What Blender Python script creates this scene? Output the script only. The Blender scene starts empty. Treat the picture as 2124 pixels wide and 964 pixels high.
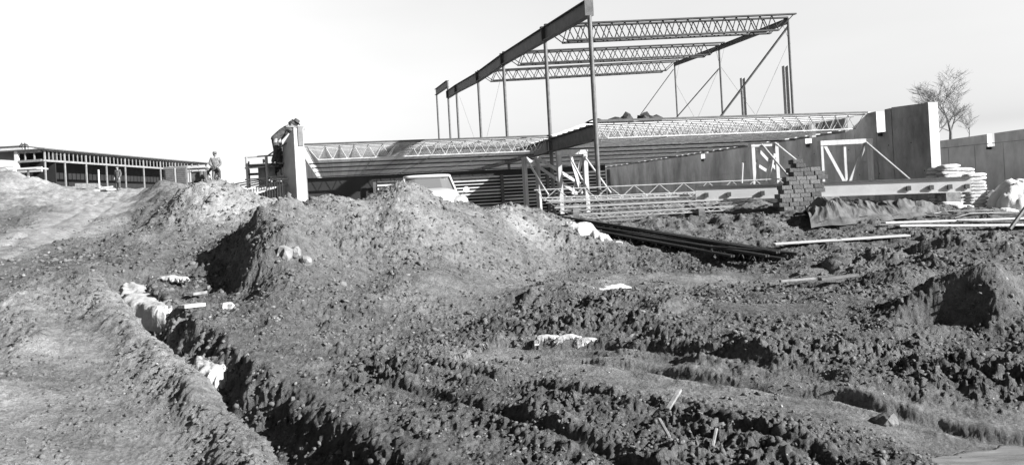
import bpy, bmesh, math, random
import numpy as np
from mathutils import Vector, Matrix, Quaternion
random.seed(7)
S = bpy.context.scene
COL = S.collection
F = 1550.0; CX = 1062.0; CY = 412.0; EYE = 1.65
R = math.atan(0.055); CR, SR = math.cos(R), math.sin(R)

def P(px, py, D):
    """point at forward distance D seen at photograph position px, py"""
    u = (px - CX) / F; v = (CY - py) / F
    return Vector(((u * CR + v * SR) * D, D, (-u * SR + v * CR) * D + EYE))
def PZ(px, D, z):
    """point at distance D, height z above datum, in direction px"""
    v = (z - EYE) / D
    a = (px - CX) / F
    # u*cr + vv*sr = X/D ; -u*sr + vv*cr = v
    vv = (v + a * SR) / CR
    return Vector(((a * CR + vv * SR) * D, D, z))

# ------------------------------------------------------------------ materials (black and white film: all neutral greys)
def mat(name, c, rough=0.8, metal=0.0, noise=0.0, scale=4.0, bump=0.0, bscale=30.0, stretch=None, c2=None, detail=6.0, spec=0.3):
    m = bpy.data.materials.new(name); m.use_nodes = True
    nt = m.node_tree; N = nt.nodes; L = nt.links
    b = N['Principled BSDF']; b.inputs['Roughness'].default_value = rough
    b.inputs['Metallic'].default_value = metal
    b.inputs['Specular IOR Level'].default_value = spec
    b.inputs['Base Color'].default_value = (c, c, c, 1)
    if noise or c2 is not None or bump:
        tc = N.new('ShaderNodeTexCoord'); mp = N.new('ShaderNodeMapping')
        if stretch: mp.inputs['Scale'].default_value = stretch
        L.new(tc.outputs['Object'], mp.inputs[0])
    if noise or c2 is not None:
        n = N.new('ShaderNodeTexNoise'); n.inputs['Scale'].default_value = scale; n.inputs['Detail'].default_value = detail
        n.inputs['Roughness'].default_value = 0.65
        L.new(mp.outputs[0], n.inputs['Vector'])
        r = N.new('ShaderNodeValToRGB'); r.color_ramp.elements[0].position = 0.32; r.color_ramp.elements[1].position = 0.68
        lo = c * (1 - noise) if c2 is None else c2; hi = c * (1 + noise) if c2 is None else c
        r.color_ramp.elements[0].color = (lo, lo, lo, 1); r.color_ramp.elements[1].color = (hi, hi, hi, 1)
        L.new(n.outputs['Fac'], r.inputs[0]); L.new(r.outputs[0], b.inputs['Base Color'])
    if bump:
        n2 = N.new('ShaderNodeTexNoise'); n2.inputs['Scale'].default_value = bscale; n2.inputs['Detail'].default_value = 5
        L.new(mp.outputs[0], n2.inputs['Vector'])
        bp = N.new('ShaderNodeBump'); bp.inputs['Strength'].default_value = bump; bp.inputs['Distance'].default_value = 0.05
        L.new(n2.outputs['Fac'], bp.inputs['Height']); L.new(bp.outputs[0], b.inputs['Normal'])
    return m

M = {}
M['steel_dark'] = mat('primed_steel', 0.050, 0.6, noise=0.45, scale=3, bump=0.2)
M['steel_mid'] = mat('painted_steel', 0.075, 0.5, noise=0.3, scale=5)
M['steel_black'] = mat('dark_steel_bars', 0.020, 0.7, noise=0.4, scale=6)
M['steel_pale'] = mat('pale_primed_steel', 0.229, 0.55, noise=0.15, scale=5)
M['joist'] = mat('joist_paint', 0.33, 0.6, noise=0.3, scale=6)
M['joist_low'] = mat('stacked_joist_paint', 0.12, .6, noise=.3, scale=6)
M['girder_web'] = mat('light_girder_paint', 0.338, 0.6, noise=0.12, scale=1.2, bump=0.1)
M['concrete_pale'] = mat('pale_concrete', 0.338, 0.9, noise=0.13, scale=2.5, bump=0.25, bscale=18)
M['concrete'] = mat('grey_concrete', 0.24, 0.9, noise=0.45, scale=0.9, bump=0.35, bscale=9, stretch=(1, 1, 0.45), detail=9)
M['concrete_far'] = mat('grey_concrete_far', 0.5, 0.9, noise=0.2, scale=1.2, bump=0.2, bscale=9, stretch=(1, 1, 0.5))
M['wood'] = mat('new_timber', 0.315, 0.75, noise=0.18, scale=9, bump=0.15, stretch=(1, 1, 0.2))
M['wood_grey'] = mat('weathered_timber', 0.142, 0.85, noise=0.4, scale=7, bump=0.2)
M['ply'] = mat('form_plywood', 0.163, 0.8, noise=0.25, scale=4)
M['white'] = mat('white_paint', 0.424, 0.6, noise=0.06, scale=3)
M['pale'] = mat('pale_render', 0.326, 0.85, noise=0.08, scale=1)
M['dark'] = mat('interior_shade', 0.012, 0.9, noise=0.3, scale=1)  # near-black colour stands in for shade inside and behind things
M['block'] = mat('cinder_block', 0.085, 0.95, noise=0.35, scale=14, bump=0.5, bscale=40)
M['bag'] = mat('paper_sack', 0.381, 0.8, noise=0.08, scale=8, bump=0.4, bscale=14)
M['sand'] = mat('white_sand', 0.424, 0.95, noise=0.1, scale=3, bump=0.5, bscale=7)
M['tarp'] = mat('canvas_tarpaulin', 0.07, 0.75, noise=0.3, scale=3, bump=0.3, bscale=9)
M['cloth_dark'] = mat('dark_work_cloth', 0.041, 0.9, noise=0.5, scale=9, bump=0.4)
M['cloth_mid'] = mat('work_cloth', 0.066, 0.9, noise=0.45, scale=9, bump=0.4)
M['cloth_pale'] = mat('faded_work_cloth', 0.109, 0.9, noise=0.4, scale=9, bump=0.4)
M['skin'] = mat('skin', 0.190, 0.6)
M['hair'] = mat('dark_hair', 0.018, 0.7)
M['bark'] = mat('bark', 0.090, 0.95, noise=0.4, scale=5, bump=0.5)
M['machine'] = mat('machine_paint', 0.087, 0.5, noise=0.25, scale=6)
M['rubber'] = mat('tyre_rubber', 0.018, 0.85)
M['car_paint'] = mat('light_car_paint', 0.338, 0.28, noise=0.05, scale=2, spec=0.5)
M['chrome'] = mat('chrome', 0.544, 0.15, metal=1.0)
M['stone'] = mat('pale_stone', 0.15, 0.9, noise=0.3, scale=6, bump=0.6, bscale=16)

def vary(m, amt=.35):
    nt = m.node_tree; N = nt.nodes; L = nt.links; b = N['Principled BSDF']; src = b.inputs['Base Color'].links[0].from_socket
    oi = N.new('ShaderNodeObjectInfo'); mr = N.new('ShaderNodeMapRange'); mr.inputs['To Min'].default_value = 1 - amt; mr.inputs['To Max'].default_value = 1 + amt
    L.new(oi.outputs['Random'], mr.inputs['Value']); vm = N.new('ShaderNodeVectorMath'); vm.operation = 'SCALE'
    L.new(src, vm.inputs[0]); L.new(mr.outputs[0], vm.inputs['Scale']); L.new(vm.outputs[0], b.inputs['Base Color'])
vary(M['block'], .4); vary(M['bag'], .12); vary(M['wood'], .2)
def glass_mat():
    m = bpy.data.materials.new('car_glass'); m.use_nodes = True
    b = m.node_tree.nodes['Principled BSDF']
    b.inputs['Base Color'].default_value = (.10, .10, .10, 1); b.inputs['Roughness'].default_value = 0.3
    b.inputs['Specular IOR Level'].default_value = 0.4
    return m
M['glass'] = glass_mat()

def snow_mat():
    m = mat('old_snow', 0.36, 0.7, c2=0.22, scale=4, bump=0.7, bscale=9)
    b = m.node_tree.nodes['Principled BSDF']
    b.inputs['Subsurface Weight'].default_value = 0.0
    return m
M['snow'] = snow_mat()

M['ice'] = mat('icy_puddle', 0.11, 0.25, noise=0.5, scale=5, stretch=(.6, 3, 1), spec=.6)
def paper_mat():
    # thin paper-backed mesh laid over the joists: sunlight glows through it
    m = bpy.data.materials.new('deck_paper'); m.use_nodes = True
    nt = m.node_tree; N = nt.nodes; L = nt.links
    N.remove(N['Principled BSDF']); out = N['Material Output']
    d = N.new('ShaderNodeBsdfDiffuse'); t = N.new('ShaderNodeBsdfTranslucent'); mx = N.new('ShaderNodeMixShader')
    tc = N.new('ShaderNodeTexCoord'); n = N.new('ShaderNodeTexNoise'); n.inputs['Scale'].default_value = 2.2; n.inputs['Detail'].default_value = 8
    L.new(tc.outputs['Object'], n.inputs['Vector'])
    r = N.new('ShaderNodeValToRGB'); r.color_ramp.elements[0].position = .3; r.color_ramp.elements[1].position = .7
    r.color_ramp.elements[0].color = (.72, .72, .72, 1); r.color_ramp.elements[1].color = (.95, .95, .95, 1)
    L.new(n.outputs['Fac'], r.inputs[0]); L.new(r.outputs[0], t.inputs['Color'])
    d.inputs['Color'].default_value = (.5, .5, .5, 1)
    mx.inputs[0].default_value = 0.88
    L.new(d.outputs[0], mx.inputs[1]); L.new(t.outputs[0], mx.inputs[2]); L.new(mx.outputs[0], out.inputs[0])
    return m
M['paper'] = paper_mat()

def ground_mat():
    m = bpy.data.materials.new('churned_earth'); m.use_nodes = True
    nt = m.node_tree; N = nt.nodes; L = nt.links
    b = N['Principled BSDF']; b.inputs['Roughness'].default_value = 0.95; b.inputs['Specular IOR Level'].default_value = 0.15
    tc = N.new('ShaderNodeTexCoord')
    at = N.new('ShaderNodeAttribute'); at.attribute_name = 'dry'
    def noise(sc, det, ro=.6):
        n = N.new('ShaderNodeTexNoise'); n.inputs['Scale'].default_value = sc; n.inputs['Detail'].default_value = det; n.inputs['Roughness'].default_value = ro
        L.new(tc.outputs['Object'], n.inputs['Vector']); return n
    n1 = noise(0.9, 6); n2 = noise(7, 8, .7); n3 = noise(38, 4, .7)
    a1 = N.new('ShaderNodeMath'); a1.operation = 'MULTIPLY_ADD'; a1.inputs[1].default_value = 0.45; L.new(n2.outputs['Fac'], a1.inputs[0])
    a0 = N.new('ShaderNodeMath'); a0.operation = 'MULTIPLY'; a0.inputs[1].default_value = 0.25; L.new(n1.outputs['Fac'], a0.inputs[0])
    L.new(a0.outputs[0], a1.inputs[2])
    a2 = N.new('ShaderNodeMath'); a2.operation = 'MULTIPLY_ADD'; a2.inputs[1].default_value = 0.3; L.new(n3.outputs['Fac'], a2.inputs[0]); L.new(a1.outputs[0], a2.inputs[2])
    r = N.new('ShaderNodeValToRGB'); e = r.color_ramp.elements
    e[0].position = .36; e[1].position = .64; e[0].color = (GD0,) * 3 + (1,); e[1].color = (GD1,) * 3 + (1,)
    L.new(a2.outputs[0], r.inputs[0])
    r2 = N.new('ShaderNodeValToRGB'); e = r2.color_ramp.elements
    e[0].position = .36; e[1].position = .62; e[0].color = (GP0,) * 3 + (1,); e[1].color = (GP1,) * 3 + (1,)
    L.new(a2.outputs[0], r2.inputs[0])
    mx = N.new('ShaderNodeMix'); mx.data_type = 'RGBA'
    L.new(at.outputs['Fac'], mx.inputs['Factor']); L.new(r.outputs[0], mx.inputs['A']); L.new(r2.outputs[0], mx.inputs['B'])
    # scattered pale grit
    v = N.new('ShaderNodeTexVoronoi'); v.inputs['Scale'].default_value = 11; L.new(tc.outputs['Object'], v.inputs['Vector'])
    ls = N.new('ShaderNodeMath'); ls.operation = 'LESS_THAN'; ls.inputs[1].default_value = 0.08; L.new(v.outputs['Distance'], ls.inputs[0])
    gm = N.new('ShaderNodeMath'); gm.operation = 'MULTIPLY'; gm.inputs[1].default_value = .28; L.new(ls.outputs[0], gm.inputs[0])
    m2 = N.new('ShaderNodeMix'); m2.data_type = 'RGBA'; m2.inputs['B'].default_value = (.4, .4, .4, 1)
    L.new(gm.outputs[0], m2.inputs['Factor']); L.new(mx.outputs['Result'], m2.inputs['A'])
    L.new(m2.outputs['Result'], b.inputs['Base Color'])
    bp = N.new('ShaderNodeBump'); bp.inputs['Strength'].default_value = 1.0; bp.inputs['Distance'].default_value = .05
    bb = noise(26, 8, .75); L.new(bb.outputs['Fac'], bp.inputs['Height']); L.new(bp.outputs[0], b.inputs['Normal'])
    return m
GD0, GD1, GP0, GP1 = 0.020, 0.160, 0.07, 0.31
M['ground'] = ground_mat()

# ------------------------------------------------------------------ mesh helpers
class MB:
    def __init__(s): s.v = []; s.f = []
    def add(s, vs, fs):
        o = len(s.v); s.v += [tuple(v) for v in vs]; s.f += [tuple(i + o for i in f) for f in fs]; return s
    def hexa(s, a):  # 8 pts: bottom ring 0-3, top ring 4-7
        return s.add(a, [(3, 2, 1, 0), (4, 5, 6, 7), (0, 1, 5, 4), (1, 2, 6, 5), (2, 3, 7, 6), (3, 0, 4, 7)])
    def box(s, c, d, rz=0.0, rx=0.0, ry=0.0):
        c = Vector(c); h = [x / 2 for x in d]
        m = Matrix.Rotation(rz, 3, 'Z') @ Matrix.Rotation(rx, 3, 'X') @ Matrix.Rotation(ry, 3, 'Y')
        pts = [c + m @ Vector((x * h[0], y * h[1], z * h[2])) for z in (-1, 1) for x, y in ((-1, -1), (1, -1), (1, 1), (-1, 1))]
        return s.hexa(pts)
    def bar(s, a, b, w, h, up=(0, 0, 1)):
        a = Vector(a); b = Vector(b); d = (b - a).normalized(); up = Vector(up)
        r = d.cross(up)
        if r.length < 1e-3: r = d.cross(Vector((1, 0, 0)))
        r.normalize(); u = r.cross(d).normalized()
        pts = []
        for p in (a, b):
            pts += [p + r * (-w / 2) + u * (-h / 2), p + r * (w / 2) + u * (-h / 2), p + r * (w / 2) + u * (h / 2), p + r * (-w / 2) + u * (h / 2)]
        return s.add(pts, [(0, 1, 2, 3), (7, 6, 5, 4), (1, 0, 4, 5), (2, 1, 5, 6), (3, 2, 6, 7), (0, 3, 7, 4)])
    def tube(s, a, b, r0, r1=None, n=8, cap=True):
        r1 = r0 if r1 is None else r1
        a = Vector(a); b = Vector(b); d = (b - a).normalized()
        x = d.cross(Vector((0, 0, 1)))
        if x.length < 1e-3: x = Vector((1, 0, 0))
        x.normalize(); y = d.cross(x)
        pts = []
        for p, rr in ((a, r0), (b, r1)):
            for k in range(n):
                t = 2 * math.pi * k / n; pts.append(p + (x * math.cos(t) + y * math.sin(t)) * rr)
        fs = [(k, (k + 1) % n, n + (k + 1) % n, n + k) for k in range(n)]
        if cap: fs += [tuple(range(n - 1, -1, -1)), tuple(range(n, 2 * n))]
        return s.add(pts, fs)
    def ibeam(s, a, b, w, h, t=0.03, up=(0, 0, 1)):
        a = Vector(a); b = Vector(b); d = (b - a).normalized(); u = Vector(up); r = d.cross(u).normalized(); u = r.cross(d).normalized()
        o = u * (h / 2 - t / 2)
        s.bar(a + o, b + o, w, t, up); s.bar(a - o, b - o, w, t, up); s.bar(a, b, t * .7, h - 2 * t, up)
        return s
    def build(s, name, m, parent=None, loc=None, smooth=False, bevel=0.0):
        me = bpy.data.meshes.new(name); me.from_pydata(s.v, [], s.f)
        bm = bmesh.new(); bm.from_mesh(me); bmesh.ops.recalc_face_normals(bm, faces=bm.faces)
        bm.to_mesh(me); bm.free()
        me.materials.append(M[m] if isinstance(m, str) else m)
        if smooth: me.polygons.foreach_set('use_smooth', [True] * len(me.polygons))
        o = bpy.data.objects.new(name, me); COL.objects.link(o)
        if parent: o.parent = parent
        if loc is not None: o.location = loc
        if bevel:
            bv = o.modifiers.new('edge', 'BEVEL'); bv.width = bevel; bv.segments = 1; bv.limit_method = 'ANGLE'
        return o

def recenter(o):
    """put a stand-alone mesh object's origin at its base centre"""
    me = o.data; vs = np.empty(len(me.vertices) * 3); me.vertices.foreach_get('co', vs); vs = vs.reshape(-1, 3)
    c = (vs.min(0) + vs.max(0)) / 2; c[2] = vs[:, 2].min(); vs -= c; me.vertices.foreach_set('co', vs.ravel()); me.update()
    o.location = Vector(c) + o.location
    return o
def tag(o, label=None, cat=None, group=None, kind=None):
    if label: o['label'] = label
    if cat: o['category'] = cat
    if group: o['group'] = group
    if kind: o['kind'] = kind
    return o
def empty(name, loc, label, cat, group=None, rz=0.0):
    o = bpy.data.objects.new(name, None); COL.objects.link(o); o.location = loc; o.rotation_euler = (0, 0, rz)
    o.empty_display_size = .2
    return tag(o, label, cat, group)
def copy_tree(o, parent=None):
    c = o.copy(); COL.objects.link(c); c.parent = parent
    for ch in [x for x in bpy.data.objects if x.parent == o]: copy_tree(ch, c)
    return c
# ------------------------------------------------------------------ noise
_rng = np.random.RandomState(3)
_perm = np.tile(_rng.permutation(512), 3)
_ang = _rng.rand(512) * 2 * np.pi; _gx, _gy = np.cos(_ang), np.sin(_ang)
def pn(x, y):
    xi = np.floor(x).astype(np.int64); yi = np.floor(y).astype(np.int64); xf = x - xi; yf = y - yi
    u = xf * xf * xf * (xf * (xf * 6 - 15) + 10); v = yf * yf * yf * (yf * (yf * 6 - 15) + 10)
    def g(ix, iy, dx, dy):
        h = _perm[_perm[ix & 511] + (iy & 511)]; return _gx[h] * dx + _gy[h] * dy
    a = g(xi, yi, xf, yf); b = g(xi + 1, yi, xf - 1, yf); c = g(xi, yi + 1, xf, yf - 1); d = g(xi + 1, yi + 1, xf - 1, yf - 1)
    return (a + u * (b - a)) * (1 - v) + (c + u * (d - c)) * v * 1.0
def fbm(x, y, s, o=3, seed=0.0):
    r = 0; amp = 1.0
    for k in range(o):
        r = r + amp * pn(x * s + 17.3 * k + seed, y * s - 9.1 * k + seed * 1.7); s *= 2.03; amp *= .5
    return r
def billow(x, y, s, o=2, seed=0.0):
    r = 0; amp = 1.0
    for k in range(o):
        r = r + amp * (np.abs(pn(x * s + 31.7 * k + seed, y * s + 11.9 * k - seed)) * 2 - .35); s *= 2.1; amp *= .5
    return r

# ------------------------------------------------------------------ terrain control points: (px, py, distance) seen, or (px, None, distance, z)
CP = [
 # left bank and road
 (0,960,4.3),(0,800,6.2),(0,640,9.3),(0,540,13),(0,470,22),(0,430,34),
 (100,960,4.5),(100,700,7.6),(100,600,10),(100,520,14.5),(100,470,21),(110,435,30),(120,408,42),
 (200,960,4.6),(200,750,7.0),(200,600,10),(200,520,14.5),(200,470,22),(215,430,31),(235,402,45),
 (300,960,4.6),(300,750,6.8),(290,520,14),(300,470,20),(285,425,31),
 (-250,None,4,.45),(-250,None,9,.9),(-250,None,20,1.9),(-250,None,45,4.3),(-500,None,10,1.2),(-500,None,60,5.0),
 (-200,None,70,5.0),(0,None,62,4.9),(120,None,60,4.6),(260,None,62,4.0),(350,None,60,3.8),(250,None,90,5.0),(0,None,90,5.2),
 (20,357,48),(-60,350,50),(70,383,47),(110,None,54,4.3),(245,None,53,3.75),
 (400,960,4.55),(400,820,5.8),(400,660,9.5),(400,618,10.8),
 (345,505,15),(350,None,40,2.75),(420,None,40,2.9),(480,None,38,2.6),(550,None,33,1.9),(330,402,32),(310,410,30),(345,None,25,1.9),
 # back mound
 (385,402,19.5),(430,393,20),(480,401,20.5),(530,419,20.5),(570,425,21),(620,424,21.5),(650,432,22),
 (400,470,16),(450,470,16.4),(500,465,16.8),(560,450,18),(620,None,17.5,1.25),
 (350,545,13.5),(430,580,12),(490,602,11.5),
 (560,None,24,1.2),(450,None,25,1.6),(650,None,26,.9),(580,None,30,1.3),(700,None,30,.8),
 # front mound
 (530,492,12.3),(600,452,14),(660,436,14.7),(720,430,15.2),(790,402,16),(845,379,16.5),(895,404,17),(940,424,17.6),(985,431,18.5),(1060,423,21),(1120,431,22),(1165,452,22),
 (560,640,9.8),(620,560,11.2),(700,665,9.8),(700,540,12.3),(850,650,10.8),(850,520,13.3),(1000,620,12),(1000,500,15.5),(1100,560,15),(1130,500,18.5),(930,460,15.6),
 (790,450,14.7),(600,600,10.6),
 (800,None,21,.8),(900,None,22,.75),(1000,None,24,.8),(1200,None,26,.75),(700,None,20,.9),(800,None,26,.7),(1100,None,27,.8),
 # middle and right ground
 (540,800,6.3),(600,740,7.7),(700,960,4.6),(800,800,6.6),(900,700,8.8),(1062,960,4.7),(1062,800,6.6),(1062,700,8.7),(1150,620,11.5),(1300,600,13),(1300,545,17),(1300,480,23),(1300,447,27),
 (1600,540,16.5),(1600,480,22),(1600,425,28),(1600,700,8.3),(1600,960,4.6),(1450,440,27),(1500,600,12.3),
 (1800,960,4.5),(1800,800,6.1),(1800,600,11.5),(1800,500,19),(1800,430,27),
 (2000,960,4.5),(2000,700,8.2),(2000,500,18.5),(2000,430,26),(2000,408,31),(2124,800,5.9),(2124,600,11),(2124,450,24),(2124,410,32),
 (2400,None,4,-.1),(2400,None,10,-.15),(2400,None,30,.6),(2400,None,60,.2),(2700,None,12,-.1),
 (1300,None,34,.6),(1000,None,36,.6),(1600,None,36,.5),(2000,None,50,.1),(1200,None,60,.5),(1800,None,80,.5),(700,None,60,1.5),(500,None,60,3.0),(800,None,90,2.0),
 (900,None,2.0,-.02),(1600,None,2.0,-.05),(2400,None,2,-.05),(300,None,2.0,.2),(-300,None,2.0,.3),
]
def _uv(x, y):
    q = np.log(np.maximum(y, .8) + 1.5)
    return x / (y + 1.5) * 2.2, q
_pts = []
for c in CP:
    p = P(c[0], c[1], c[2]) if c[1] is not None else PZ(c[0], c[2], c[3])
    _pts.append(p)
for k, (x, y, z) in enumerate([(-300, 250, 6), (-120, 250, 6), (0, 250, 2), (150, 250, 1), (300, 250, 1), (-500, 600, 6), (0, 600, 2), (500, 600, 1)]):
    _pts.append(Vector((x, y, z)))
_px = np.array([p.x for p in _pts]); _py = np.array([p.y for p in _pts]); _pz = np.array([p.z for p in _pts])
_cu, _cv = _uv(_px, _py)
def _k(r2): return np.where(r2 > 1e-12, r2 * np.log(np.maximum(r2, 1e-12)) * .5, 0)
_n = len(_pts)
_A = np.zeros((_n + 3, _n + 3)); _d2 = (_cu[:, None] - _cu) ** 2 + (_cv[:, None] - _cv) ** 2
_A[:_n, :_n] = _k(_d2) + np.eye(_n) * 2e-4
_A[:_n, _n] = 1; _A[:_n, _n + 1] = _cu; _A[:_n, _n + 2] = _cv; _A[_n:, :_n] = _A[:_n, _n:].T
_w = np.linalg.solve(_A, np.concatenate([_pz, [0, 0, 0]]))
def base_uv(u, v):
    u = np.asarray(u, float); v = np.asarray(v, float)
    if u.size < 20000:
        f, g = u.ravel(), v.ravel()
        return (_w[_n] + _w[_n + 1] * f + _w[_n + 2] * g + _k((f[:, None] - _cu) ** 2 + (g[:, None] - _cv) ** 2) @ _w[:_n]).reshape(u.shape)
    r = _w[_n] + _w[_n + 1] * u + _w[_n + 2] * v
    for i in range(_n): r = r + _w[i] * _k((u - _cu[i]) ** 2 + (v - _cv[i]) ** 2)
    return r

def polydist(x, y, pl):
    """distance to polyline, signed side (+ = right of travel), and parameter 0..1"""
    best = np.full(x.shape, 1e9); side = np.zeros(x.shape); tt = np.zeros(x.shape); L = len(pl) - 1
    for i in range(L):
        ax, ay = pl[i][:2]; bx, by = pl[i + 1][:2]; dx, dy = bx - ax, by - ay; l2 = dx * dx + dy * dy
        t = np.clip(((x - ax) * dx + (y - ay) * dy) / l2, 0, 1); qx = x - ax - t * dx; qy = y - ay - t * dy
        d = np.sqrt(qx * qx + qy * qy); m = d < best
        best = np.where(m, d, best); side = np.where(m, np.sign(dy * (x - ax) - dx * (y - ay)), side); tt = np.where(m, (i + t) / L, tt)
    return best, side, tt
def W(px, D): return ((px - CX) / F * D, D)
def sm(e0, e1, x):
    t = np.clip((x - e0) / (e1 - e0), 0, 1); return t * t * (3 - 2 * t)

TRENCH = [W(960, 3.2), W(760, 4.0), W(620, 5.0), W(500, 6.2), W(405, 7.4), W(325, 8.7), W(275, 10.2), W(240, 11.8)]
def _db(px, py):
    D = np.exp(np.linspace(math.log(3.3), math.log(60), 400)); X = (px - CX) / F * D; u_, v_ = _uv(X, D)
    y = CY - .055 * (px - CX) + (EYE - base_uv(u_, v_)) / D * F; k = np.nonzero(y <= py)[0]
    return float(D[k[0]]) if len(k) else 60.0
ROAD = [W(px_, _db(px_, py_)) for px_, py_ in ((250, 398), (236, 408), (206, 430), (165, 455), (110, 482), (50, 507), (-60, 535), (-260, 570))]
TRACK = [W(960, 8.2), W(1150, 7.6), W(1400, 6.6), W(1650, 5.9), W(1900, 5.2), W(2250, 4.9)]
TRACK2 = [W(900, 11.6), W(1060, 12.6), W(1250, 14.2), W(1500, 14.6), W(1750, 13.5)]
PATCH3 = [W(1900, 7.0), W(2150, 6.9), W(2300, 6.8)]
PATCH4 = [W(1500, 9.6), W(1700, 10.0), W(1780, 10.2)]
RUTS = [[W(560, 8.6), W(760, 8.0), W(1000, 7.0), W(1250, 6.0), W(1500, 5.1), W(1800, 4.2)], [W(620, 7.4), W(800, 6.9), W(980, 6.0), W(1150, 5.2), W(1350, 4.3)],
        [W(1000, 8.0), W(1200, 7.4), W(1450, 6.6), W(1700, 5.9), W(2000, 5.1), W(2300, 4.6)], [W(960, 8.7), W(1200, 8.1), W(1420, 7.3), W(1600, 6.6)],
        [W(1000, 12.6), W(1200, 13.8), W(1450, 14.8), W(1700, 14.2)], [W(1100, 12.2), W(1300, 12.9), W(1500, 13.4), W(1750, 12.4)], [W(1650, 17.5), W(1850, 16.8), W(2200, 16)]]
# (polyline, half width, height)
RIDGES = [
 ([W(1330, 8.2), W(1480, 7.6), W(1680, 7.2), W(1880, 6.6), W(2060, 6.1), W(2300, 5.7)], .55, .20),
 ([W(1380, 7.2), W(1560, 6.8), W(1750, 6.2), W(1950, 5.7)], .3, .10),
 ([W(1080, 11.5), W(1180, 11.2), W(1320, 10.4), W(1420, 10)], .5, .22),
 ([W(960, 9.9), W(1100, 9.3), W(1250, 9.0), W(1400, 8.4)], .35, .13),
 ([W(650, 9.2), W(780, 9.1), W(900, 9.3)], .35, .10),
 ([W(1540, 9.0), W(1750, 8.7), W(1850, 8.6)], .35, .10),
 ([W(1700, 14.5), W(1850, 14.2), W(2000, 13.8), W(2250, 13.3)], .7, .30),
 ([W(1860, 7.6), W(2000, 7.5), W(2250, 7.3)], .3, .13),
 ([W(1060, 5.6), W(1250, 5.5), W(1450, 5.1), W(1650, 4.7)], .4, .07),
 ([W(760, 7.7), W(900, 7.4), W(1050, 7.0)], .3, .06),
 ([W(1480, 23.5), W(1700, 23.5), W(1900, 23.8), W(2080, 23.5)], 1.0, .22),
 ([W(1900, 18.4), W(1980, 18.3), W(2080, 18.2), W(2300, 18)], .8, .20),
 ([W(-40, 5.5), W(20, 6.6), W(40, 8.2), W(45, 10.2)], .28, .12),
 ([W(300, 11.0), W(380, 10.8), W(450, 10.5)], .3, .12),
 ([W(620, 14.2), W(560, 13.0), W(528, 12.2), W(560, 11.3)], .35, .30),
]
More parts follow.
